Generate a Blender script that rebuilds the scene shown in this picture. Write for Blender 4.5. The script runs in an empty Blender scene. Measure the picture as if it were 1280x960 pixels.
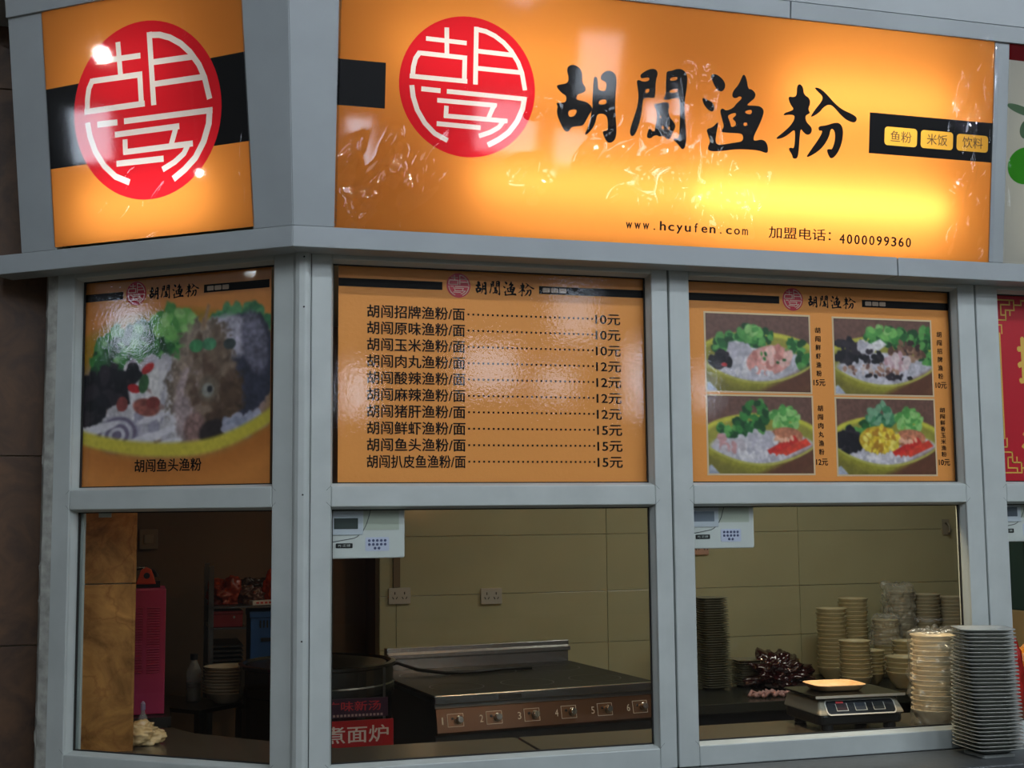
import bpy, bmesh, math, random
import numpy as np
from math import sin, cos, pi, radians
from mathutils import Vector, Matrix
from mathutils.geometry import delaunay_2d_cdt

S = bpy.context.scene
COL = S.collection
rnd = random.Random(7)

def lin(c):
    return c / 12.92 if c <= .04045 else ((c + .055) / 1.055) ** 2.4
def rgb(r, g, b):
    return (lin(r / 255), lin(g / 255), lin(b / 255), 1)

# ------------------------------------------------------------------ camera
cam_data = bpy.data.cameras.new('camera')
cam = bpy.data.objects.new('camera', cam_data)
COL.objects.link(cam)
cam_data.sensor_width = 36
cam_data.lens = 1606.2 * 36 / 1280
cam_data.clip_start = .05
cam_data.clip_end = 200
_yaw, _pitch, _roll = -0.286, 0.1005, -0.0095
_r = Vector((cos(_yaw), sin(_yaw), 0)); _f = Vector((-sin(_yaw), cos(_yaw), 0)); _u = Vector((0, 0, 1))
_f2 = _f * cos(_pitch) + _u * sin(_pitch); _u2 = _u * cos(_pitch) - _f * sin(_pitch)
_r3 = _r * cos(_roll) + _u2 * sin(_roll); _u3 = _u2 * cos(_roll) - _r * sin(_roll)
cam.matrix_world = Matrix(((_r3.x, _u3.x, -_f2.x, -0.3826), (_r3.y, _u3.y, -_f2.y, -3.15), (_r3.z, _u3.z, -_f2.z, 1.6), (0, 0, 0, 1)))
S.camera = cam

# ------------------------------------------------------------------ world, area lights, exposure
W = bpy.data.worlds.new('world'); S.world = W; W.use_nodes = True
W.node_tree.nodes['Background'].inputs[0].default_value = (.80, .90, 1.0, 1)
W.node_tree.nodes['Background'].inputs[1].default_value = .055

def area(name, loc, target, sx, sy, power, color):
    l = bpy.data.lights.new(name, 'AREA'); l.shape = 'RECTANGLE'; l.size = sx; l.size_y = sy
    l.energy = power; l.color = color
    o = bpy.data.objects.new(name, l); COL.objects.link(o); o.location = loc
    o.rotation_euler = (Vector(target) - Vector(loc)).to_track_quat('-Z', 'Y').to_euler()
    return o
area('hall_light', (4.5, -5.6, 5.9), (1.2, 0, 1.9), 2.6, 2.0, 70, (.86, .95, 1.0))
area('hall_light', (-1.8, -6.0, 5.6), (-.3, 0, 1.8), 1.8, 1.8, 24, (.9, .97, 1.0))
area('kitchen_light', (2.5, 1.3, 2.48), (2.5, 1.5, 0), .9, .3, 9.5, (1.0, .96, .84))
area('kitchen_light', (1.1, 1.3, 2.48), (1.1, 1.5, 0), .6, .3, 1.7, (1.0, .96, .82))
area('counter_light', (1.40, .12, 1.85), (1.70, .25, .97), .08, .08, 7.5, (1.0, .78, .50))
area('counter_light', (-.37, .42, 2.30), (-.42, .56, 1.2), .06, .06, 1.7, (1.0, .78, .50))  # added lamp, hidden over the window head, to brighten the inner marble

vs = S.view_settings
vs.view_transform = 'Standard'; vs.look = 'None'; vs.gamma = 1; vs.exposure = -.1; vs.use_curve_mapping = False
S.cycles.max_bounces = 8; S.cycles.transparent_max_bounces = 12
S.cycles.use_denoising = True
S.cycles.caustics_reflective = False; S.cycles.caustics_refractive = False

# ------------------------------------------------------------------ materials
MATS = {}
def mat(name, color, rough=.5, metal=0, spec=.5, var=0, vscale=8, bump=0, bscale=40, emit=None, es=0, coat=0, stretch=None):
    if name in MATS: return MATS[name]
    m = bpy.data.materials.new(name); m.use_nodes = True; n = m.node_tree.nodes; L = m.node_tree.links
    b = n['Principled BSDF']
    c = rgb(*color)
    b.inputs['Base Color'].default_value = c; b.inputs['Roughness'].default_value = rough
    b.inputs['Metallic'].default_value = metal; b.inputs['Specular IOR Level'].default_value = spec
    b.inputs['Coat Weight'].default_value = coat
    tc = n.new('ShaderNodeTexCoord'); mp = n.new('ShaderNodeMapping'); L.new(tc.outputs['Object'], mp.inputs[0])
    if stretch: mp.inputs['Scale'].default_value = stretch
    if var:
        nz = n.new('ShaderNodeTexNoise'); nz.inputs['Scale'].default_value = vscale; nz.inputs['Detail'].default_value = 6
        L.new(mp.outputs[0], nz.inputs['Vector'])
        cr = n.new('ShaderNodeValToRGB'); cr.color_ramp.elements[0].position = .3; cr.color_ramp.elements[1].position = .7
        cr.color_ramp.elements[0].color = tuple(x * (1 - var) for x in c[:3]) + (1,)
        cr.color_ramp.elements[1].color = tuple(min(1, x * (1 + var)) for x in c[:3]) + (1,)
        L.new(nz.outputs['Fac'], cr.inputs[0]); L.new(cr.outputs[0], b.inputs['Base Color'])
    if bump:
        nb = n.new('ShaderNodeTexNoise'); nb.inputs['Scale'].default_value = bscale; nb.inputs['Detail'].default_value = 4
        L.new(mp.outputs[0], nb.inputs['Vector'])
        bp = n.new('ShaderNodeBump'); bp.inputs['Strength'].default_value = bump; bp.inputs['Distance'].default_value = .002
        L.new(nb.outputs['Fac'], bp.inputs['Height']); L.new(bp.outputs[0], b.inputs['Normal'])
    if emit:
        b.inputs['Emission Color'].default_value = rgb(*emit); b.inputs['Emission Strength'].default_value = es
    MATS[name] = m; return m

def film_mat(name, color, trans=.75, rough=.3):
    """printed translucent lightbox film: lets tube light through, lit from outside it is a coloured print"""
    m = bpy.data.materials.new(name); m.use_nodes = True; n = m.node_tree.nodes; L = m.node_tree.links
    n.remove(n['Principled BSDF']); out = n['Material Output']
    d = n.new('ShaderNodeBsdfDiffuse'); t = n.new('ShaderNodeBsdfTranslucent'); a = n.new('ShaderNodeMixShader')
    d.inputs[0].default_value = rgb(*color); t.inputs[0].default_value = rgb(*color); a.inputs[0].default_value = trans
    L.new(d.outputs[0], a.inputs[1]); L.new(t.outputs[0], a.inputs[2])
    g = n.new('ShaderNodeBsdfGlossy'); g.inputs['Roughness'].default_value = rough
    f = n.new('ShaderNodeFresnel'); f.inputs[0].default_value = 1.06
    x = n.new('ShaderNodeMixShader'); L.new(f.outputs[0], x.inputs[0]); L.new(a.outputs[0], x.inputs[1]); L.new(g.outputs[0], x.inputs[2])
    L.new(x.outputs[0], out.inputs['Surface']); MATS[name] = m; return m

def glass_mat(name, tint=(.95, .97, .96), rough=0.0, ior=1.45, bump=0, bscale=30, dist=.001, stretch=(1, 1, 1), frost=0):
    m = bpy.data.materials.new(name); m.use_nodes = True; n = m.node_tree.nodes; L = m.node_tree.links
    n.remove(n['Principled BSDF']); out = n['Material Output']
    t = n.new('ShaderNodeBsdfTransparent'); t.inputs[0].default_value = (*tint, 1)
    g = n.new('ShaderNodeBsdfGlossy'); g.inputs['Roughness'].default_value = rough
    f = n.new('ShaderNodeFresnel'); f.inputs[0].default_value = ior
    ge = n.new('ShaderNodeNewGeometry'); fm = n.new('ShaderNodeMath'); fm.operation = 'MULTIPLY'; iv = n.new('ShaderNodeMath'); iv.operation = 'SUBTRACT'; iv.inputs[0].default_value = 1
    L.new(ge.outputs['Backfacing'], iv.inputs[1]); L.new(f.outputs[0], fm.inputs[0]); L.new(iv.outputs[0], fm.inputs[1])   # reflect on the outer face only
    x = n.new('ShaderNodeMixShader'); L.new(fm.outputs[0], x.inputs[0]); L.new(t.outputs[0], x.inputs[1]); L.new(g.outputs[0], x.inputs[2])
    if bump:
        tc = n.new('ShaderNodeTexCoord'); mp = n.new('ShaderNodeMapping'); mp.inputs['Scale'].default_value = stretch
        nb = n.new('ShaderNodeTexNoise'); nb.inputs['Scale'].default_value = bscale; nb.inputs['Detail'].default_value = 3
        bp = n.new('ShaderNodeBump'); bp.inputs['Strength'].default_value = bump; bp.inputs['Distance'].default_value = dist
        L.new(tc.outputs['Object'], mp.inputs[0]); L.new(mp.outputs[0], nb.inputs['Vector']); L.new(nb.outputs['Fac'], bp.inputs['Height'])
        L.new(bp.outputs[0], g.inputs['Normal']); L.new(bp.outputs[0], f.inputs['Normal'])
    if frost:
        dd = n.new('ShaderNodeBsdfDiffuse'); dd.inputs[0].default_value = (.75, .76, .72, 1)
        y = n.new('ShaderNodeMixShader'); y.inputs[0].default_value = frost
        L.new(x.outputs[0], y.inputs[1]); L.new(dd.outputs[0], y.inputs[2]); L.new(y.outputs[0], out.inputs['Surface'])
    else: L.new(x.outputs[0], out.inputs['Surface'])
    MATS[name] = m; return m

def marble_mat(name, c0, c1, c2, rough=.25):
    m = bpy.data.materials.new(name); m.use_nodes = True; n = m.node_tree.nodes; L = m.node_tree.links; b = n['Principled BSDF']
    geo = n.new('ShaderNodeNewGeometry')
    n1 = n.new('ShaderNodeTexNoise'); n1.inputs['Scale'].default_value = 7; n1.inputs['Detail'].default_value = 12; n1.inputs['Roughness'].default_value = .65; n1.inputs['Distortion'].default_value = 1.2
    L.new(geo.outputs['Position'], n1.inputs['Vector'])
    cr = n.new('ShaderNodeValToRGB'); e = cr.color_ramp.elements; e[0].position = .3; e[0].color = rgb(*c0); e[1].position = .72; e[1].color = rgb(*c1)
    L.new(n1.outputs['Fac'], cr.inputs[0])
    v = n.new('ShaderNodeTexVoronoi'); v.feature = 'DISTANCE_TO_EDGE'; v.inputs['Scale'].default_value = 4.5
    nd = n.new('ShaderNodeTexNoise'); nd.inputs['Scale'].default_value = 7; nd.inputs['Detail'].default_value = 5
    va = n.new('ShaderNodeVectorMath'); va.operation = 'MULTIPLY_ADD'; va.inputs[1].default_value = (.35, .35, .35)
    L.new(geo.outputs['Position'], nd.inputs['Vector']); L.new(nd.outputs['Color'], va.inputs[0]); L.new(geo.outputs['Position'], va.inputs[2]); L.new(va.outputs[0], v.inputs['Vector'])
    cv = n.new('ShaderNodeValToRGB'); ev = cv.color_ramp.elements; ev[0].position = 0; ev[0].color = (.55, .55, .55, 1); ev[1].position = .035; ev[1].color = (0, 0, 0, 1)
    L.new(v.outputs['Distance'], cv.inputs[0])
    mx = n.new('ShaderNodeMix'); mx.data_type = 'RGBA'; L.new(cv.outputs[0], mx.inputs[0]); L.new(cr.outputs[0], mx.inputs[6]); mx.inputs[7].default_value = rgb(*c2)
    L.new(mx.outputs[2], b.inputs['Base Color']); b.inputs['Roughness'].default_value = rough
    MATS[name] = m; return m

def steel_mat(name, c, rough=.28, stretch=(1, 1, 40)):
    m = mat(name, c, rough, 1, bump=.15, bscale=60, stretch=stretch); return m

def paint_mat(name, rough=.3):
    m = bpy.data.materials.new(name); m.use_nodes = True; n = m.node_tree.nodes; L = m.node_tree.links; b = n['Principled BSDF']
    a = n.new('ShaderNodeAttribute'); a.attribute_name = 'Col'; L.new(a.outputs['Color'], b.inputs['Base Color'])
    b.inputs['Roughness'].default_value = rough; MATS[name] = m; return m

frame_m = mat('painted_frame', (176, 184, 181), .38, 0, .5, var=.07, vscale=9, bump=.05)
frame_dark = mat('frame_gasket', (30, 30, 28), .7)
fascia_m = mat('painted_fascia', (150, 158, 160), .42, 0, .5, var=.06, vscale=5)
caulk_m = mat('rough_caulk', (150, 152, 145), .9, var=.35, vscale=30, bump=.6, bscale=60)
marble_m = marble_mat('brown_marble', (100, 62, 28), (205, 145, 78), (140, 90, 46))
marble_shaded = marble_mat('brown_marble_shaded', (46, 30, 18), (94, 66, 40), (72, 50, 30), .6)  # same marble; the shade outside the kiosk is put into its colour
tile_m = mat('cream_tile', (186, 184, 150), .12, 0, .5, var=.06, vscale=3)
grout_m = mat('grout', (235, 228, 200), .8)
plaster_m = mat('dim_plaster', (120, 98, 78), .8, var=.06, vscale=3)
ceil_m = mat('kitchen_ceiling_paint', (190, 185, 170), .9)
dark_stone = mat('dark_counter_stone', (74, 66, 56), .22, 0, .5, var=.2, vscale=60)
grey_stone = mat('grey_counter_stone', (70, 74, 76), .35, 0, .5, var=.25, vscale=80)
floor_m = mat('hall_floor', (120, 112, 100), .3, var=.1, vscale=2)
black_m = mat('black_print', (18, 15, 14), .5, 0, .12)
black_film = mat('black_film', (14, 14, 15), .4, 0, .12)
black_plastic = mat('black_plastic', (22, 22, 23), .35)
orange_print = mat('orange_print', (236, 157, 80), .35, 0, .2, bump=.35, bscale=90)
glass_m = glass_mat('window_glass')
glass_p = glass_mat('poster_glass', tint=(.98, .985, .98), ior=1.5, rough=.03, bump=.11, bscale=110, dist=.001)
film_o = film_mat('orange_film', (244, 158, 72))
film_r = film_mat('red_film', (232, 38, 52), .7)
film_w = film_mat('white_film', (248, 250, 250), .7)
film_y = film_mat('yellow_film', (235, 185, 75))
film_pale = film_mat('pale_film', (205, 205, 195), .6)
film_green = film_mat('green_film', (60, 150, 40), .6)
film_dred = film_mat('dark_red_film', (110, 20, 25), .6)
cover_m = glass_mat('wrinkled_cover', tint=(.98, .98, .98), rough=.045, ior=1.58)
tube_m = mat('tube_glow', (255, 255, 255), emit=(253, 250, 243), es=20)
tube_m2 = mat('tube_glow_soft', (255, 255, 255), emit=(253, 250, 243), es=13)
tube_m3 = mat('tube_glow_small', (255, 255, 255), emit=(253, 250, 243), es=15)
box_white = mat('lightbox_lining', (180, 178, 170), .9)
steel = steel_mat('brushed_steel', (205, 205, 204), .24)
steel_d = steel_mat('dull_steel', (105, 103, 98), .35)
chrome = mat('chrome', (215, 205, 190), .15, 1)
copper_panel = mat('brown_control_panel', (100, 72, 50), .33, .6)
ceran = mat('dark_hob_top', (36, 37, 32), .42, 0, .2)
white_plastic = mat('white_plastic', (205, 208, 205), .4)
lcd = mat('grey_lcd', (62, 70, 68), .25)
print_photo = paint_mat('printed_picture')

# ------------------------------------------------------------------ builders
class MB:
    def __init__(s): s.v = []; s.f = []
    def add(s, vs, fs):
        o = len(s.v); s.v += [tuple(v) for v in vs]; s.f += [tuple(o + i for i in f) for f in fs]; return s
    def box(s, x0, x1, y0, y1, z0, z1):
        return s.add([(x0,y0,z0),(x1,y0,z0),(x1,y1,z0),(x0,y1,z0),(x0,y0,z1),(x1,y0,z1),(x1,y1,z1),(x0,y1,z1)],
                     [(0,3,2,1),(4,5,6,7),(0,1,5,4),(1,2,6,5),(2,3,7,6),(3,0,4,7)])
    def prism(s, poly, z0, z1):
        n = len(poly)
        return s.add([(x, y, z0) for x, y in poly] + [(x, y, z1) for x, y in poly],
                     [tuple(reversed(range(n))), tuple(range(n, 2*n))] + [(i, (i+1) % n, n + (i+1) % n, n + i) for i in range(n)])
    def extr(s, poly, axis, a0, a1):   # polygon in the two other axes, extruded along x or y
        n = len(poly); g = (lambda p, a: (a, p[0], p[1])) if axis == 'x' else (lambda p, a: (p[0], a, p[1]))
        return s.add([g(p, a0) for p in poly] + [g(p, a1) for p in poly],
                     [tuple(reversed(range(n))), tuple(range(n, 2*n))] + [(i, (i+1) % n, n + (i+1) % n, n + i) for i in range(n)])
    def lathe(s, prof, seg=24, c=(0, 0), sup=None):
        vs = []; fs = []
        for r, z in prof:
            for k in range(seg):
                a = 2*pi*k/seg; ca, sa = cos(a), sin(a)
                q = 1 if not sup else (abs(ca)**sup + abs(sa)**sup) ** (-1/sup)
                vs.append((c[0] + r*q*ca, c[1] + r*q*sa, z))
        for i in range(len(prof)-1):
            for k in range(seg):
                k2 = (k+1) % seg; fs.append((i*seg+k, i*seg+k2, (i+1)*seg+k2, (i+1)*seg+k))
        if prof[0][0] > 1e-6: fs.append(tuple(reversed(range(seg))))
        if prof[-1][0] > 1e-6: fs.append(tuple((len(prof)-1)*seg + k for k in range(seg)))
        return s.add(vs, fs)
    def shell(s, prof, seg=24, c=(0, 0), sup=None):   # open lathe, no caps
        n = len(s.f); s.lathe(prof, seg, c, sup)
        if prof[0][0] > 1e-6: s.f.pop(len(s.f) - (2 if prof[-1][0] > 1e-6 else 1))
        if prof[-1][0] > 1e-6: s.f.pop()
        return s
    def tube(s, pts, r, seg=8):
        pts = [Vector(p) for p in pts]; vs = []; fs = []
        for i, p in enumerate(pts):
            d = (pts[min(i+1, len(pts)-1)] - pts[max(i-1, 0)]).normalized()
            up = Vector((0, 0, 1)) if abs(d.z) < .9 else Vector((1, 0, 0))
            a = d.cross(up).normalized(); b = a.cross(d)
            for k in range(seg):
                t = 2*pi*k/seg; vs.append(p + a*r*cos(t) + b*r*sin(t))
        for i in range(len(pts)-1):
            for k in range(seg):
                k2 = (k+1) % seg; fs.append((i*seg+k, (i+1)*seg+k, (i+1)*seg+k2, i*seg+k2))
        fs.append(tuple(range(seg))); fs.append(tuple((len(pts)-1)*seg + k for k in reversed(range(seg))))
        return s.add(vs, fs)
    def cyl(s, p0, p1, r, seg=20): return s.tube([p0, p1], r, seg)
    def mesh(s, name, smooth=False):
        me = bpy.data.meshes.new(name); me.from_pydata(s.v, [], s.f); me.update()
        if smooth: me.shade_smooth()
        return me
    def build(s, name, m, parent=None, smooth=False, bevel=0, M=None):
        me = s.mesh(name, smooth); me.materials.append(m)
        return link(name, me, parent, bevel, M)

def link(name, me, parent=None, bevel=0, M=None):
    o = bpy.data.objects.new(name, me); COL.objects.link(o)
    if parent: o.parent = parent
    if M is not None: o.matrix_local = M
    if bevel:
        b = o.modifiers.new('bevel', 'BEVEL'); b.width = bevel; b.segments = 2; b.limit_method = 'ANGLE'
    return o
def rec_normals(me):
    bm = bmesh.new(); bm.from_mesh(me); bmesh.ops.recalc_face_normals(bm, faces=bm.faces); bm.to_mesh(me); bm.free()

def thing(name, label, cat, loc=(0, 0, 0), rz=0, group=None, M=None):
    o = bpy.data.objects.new(name, None); COL.objects.link(o); o.empty_display_size = .05
    if M is not None: o.matrix_world = M
    else: o.location = loc; o.rotation_euler = (0, 0, rz)
    tag(o, label, cat, group); return o
def tag(o, label, cat, group=None):
    o['label'] = label; o['category'] = cat
    if group: o['group'] = group
    return o
def struct(o): o['kind'] = 'structure'; return o
def semp(name, M=None, loc=(0, 0, 0)):
    o = bpy.data.objects.new(name, None); COL.objects.link(o); o.empty_display_size = .05
    if M is not None: o.matrix_world = M
    else: o.location = loc
    return struct(o)
def part_label(o, t): o['label'] = t; return o

# ------------------------------------------------------------------ frames of reference of the two facades
PHI = 0.66023
DL = Vector((cos(PHI), -sin(PHI), 0)); NL = Vector((-sin(PHI), -cos(PHI), 0))
def basis(x, y, z, o):
    return Matrix(((x[0], y[0], z[0], o[0]), (x[1], y[1], z[1], o[1]), (x[2], y[2], z[2], o[2]), (0, 0, 0, 1)))
M_MAIN = Matrix.Identity(4)                                   # local x along the front, y inward, z up
M_LEFT = basis(DL, -NL, (0, 0, 1), (0, 0, 0))
def sheet(n_out, xdir, o, lean=0):                            # local x right, y up, z outward
    up = Vector((0, 0, 1)) * cos(lean) + Vector(n_out) * sin(lean)
    nz = Vector(xdir).cross(up)
    return basis(xdir, up, nz, o)
NM = Vector((0, -1, 0)); XM = Vector((1, 0, 0))
ZB, OB, LEAN = 2.304, .08, .1203

# ------------------------------------------------------------------ lettering
def text_mesh(s, bold=0.0, ext=.02, res=3):
    cu = bpy.data.curves.new('t', 'FONT'); cu.body = s; cu.size = 1; cu.extrude = ext; cu.resolution_u = res
    o = bpy.data.objects.new('t', cu); COL.objects.link(o)
    dg = bpy.context.evaluated_depsgraph_get(); me = bpy.data.meshes.new_from_object(o.evaluated_get(dg))
    bpy.data.objects.remove(o); bpy.data.curves.remove(cu); return me
def embolden(me, b):
    n = len(me.vertices); co = np.empty(n*3, 'f'); me.vertices.foreach_get('co', co); co = co.reshape(-1, 3)
    F = [tuple(p.vertices) for p in me.polygons]; V = []; G = []
    for dx, dy in ((-b, 0), (b, 0), (0, b*.7), (0, -b*.7)):
        o = len(V); V += (co + np.array([dx, dy, (dx*3 + dy*5)*.06], 'f')).tolist(); G += [tuple(o + i for i in f) for f in F]
    m2 = bpy.data.meshes.new('t'); m2.from_pydata(V, [], G); m2.update(); return m2
def text(s, name, m, parent, cx, cy, w, h, z=.0008, bold=0.0, th=.0004):
    me = text_mesh(s)
    if bold: me = embolden(me, bold)
    n = len(me.vertices)
    co = np.empty(n*3, 'f'); me.vertices.foreach_get('co', co); co = co.reshape(-1, 3)
    lo = co.min(0); hi = co.max(0); d = hi - lo
    sx = w / d[0]; sy = h / d[1] if h else sx
    co[:, 0] = (co[:, 0] - (lo[0]+hi[0])/2) * sx + cx; co[:, 1] = (co[:, 1] - (lo[1]+hi[1])/2) * sy + cy
    co[:, 2] = z + (co[:, 2] - lo[2]) / max(d[2], 1e-6) * th
    me.vertices.foreach_set('co', co.ravel()); me.update(); me.materials.clear(); me.materials.append(m)
    return link(name, me, parent)

def mono(s, name, m, parent, x0, x1, cy, h, fill=.8, base=None, **k):
    n = len(s); p = (x1-x0)/n
    for i, ch in enumerate(s):
        hh = h if base is None else base.get(ch, h); dy = 0 if base is None else base.get(ch + 'y', 0)
        text(ch, name, m, parent, x0 + p*(i+.5), cy + dy, p*fill*(.28 if ch in '.1' and ch == '.' else .55 if ch == 'f' else 1), hh, **k)
def chaikin(p, n=2):
    for _ in range(n):
        q = []
        for i in range(len(p)):
            a, b = p[i], p[(i+1) % len(p)]
            q += [(a[0]*.75+b[0]*.25, a[1]*.75+b[1]*.25), (a[0]*.25+b[0]*.75, a[1]*.25+b[1]*.75)]
        p = q
    return p
def cdt(polys):
    """triangulate overlapping polygons; returns verts, tris, list of source-polygon sets"""
    vs = []; fs = []
    for p in polys:
        p = list(p)
        if sum(p[i-1][0]*p[i][1] - p[i][0]*p[i-1][1] for i in range(len(p))) < 0: p.reverse()
        o = len(vs); vs += [Vector(q) for q in p]; fs.append([o+i for i in range(len(p))])
    r = delaunay_2d_cdt(vs, [], fs, 1, 1e-6)
    return r[0], r[2], r[5]
def tri_mesh(name, V, T, z=0, th=0):
    used = sorted({i for t in T for i in t}); ix = {i: k for k, i in enumerate(used)}
    me = bpy.data.meshes.new(name)
    vv = [(V[i].x, V[i].y, z) for i in used]; ff = []
    for t in T:
        a, b, c = (V[i] for i in t[:3])
        t = list(t)
        if (b-a).cross(c-a) < 0: t.reverse()
        ff.append([ix[i] for i in t])
    me.from_pydata(vv, [], ff); me.update()
    if th:
        bm = bmesh.new(); bm.from_mesh(me)
        r = bmesh.ops.extrude_face_region(bm, geom=list(bm.faces))
        for e in r['geom']:
            if isinstance(e, bmesh.types.BMVert): e.co.z += th
        bmesh.ops.recalc_face_normals(bm, faces=bm.faces); bm.to_mesh(me); bm.free()
    return me

LOGO = [([(-58,143),(-56,73)],27),([(-110,111),(-6,109)],26),([(18,152),(19,8)],28),([(18,146),(42,143),(66,134),(90,119),(110,100),(129,73),(140,47),(149,4)],28),([(21,92),(115,90)],27),([(22,49),(137,48)],27),([(-143,-7),(-139,-35),(-128,-67),(-108,-98),(-82,-122),(-49,-137)],29),([(-119,-14),(-70,-15)],28),([(-54,-15),(154,-18)],27),([(148,-13),(144,-43),(130,-76),(109,-105),(83,-125),(55,-141)],31),([(-78,-39),(76,-40)],27),([(69,-39),(55,-73)],27),([(-54,-51),(-55,-80)],27),([(-60,-76),(105,-77)],27),([(96,-75),(83,-94),(61,-108),(31,-120)],27),([(-78,-97),(35,-99)],28),([(-126,74),(-4,72)],27),([(-10,76),(-10,9)],28),([(-2,14),(-149,15)],27),([(-124,77),(-135,60),(-140,39),(-142,11)],28)]
def logo_strokes(sc=1.0, wmul=1.0):
    out = []
    for pts, w in LOGO:
        hw = w / 4.8 / 485.0 * .5 * sc * wmul
        P = [Vector((a/1000*sc, b/1000*sc)) for a, b in pts]
        L, R = [], []
        for i, p in enumerate(P):
            d1 = (P[i] - P[i-1]).normalized() if i else None; d2 = (P[i+1] - P[i]).normalized() if i < len(P)-1 else None
            d = ((d1 or d2) + (d2 or d1)).normalized(); nn = Vector((-d.y, d.x)) * hw
            L.append(p + nn); R.append(p - nn)
        out.append([tuple(q) for q in L] + [tuple(q) for q in reversed(R)])
    return out
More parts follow.
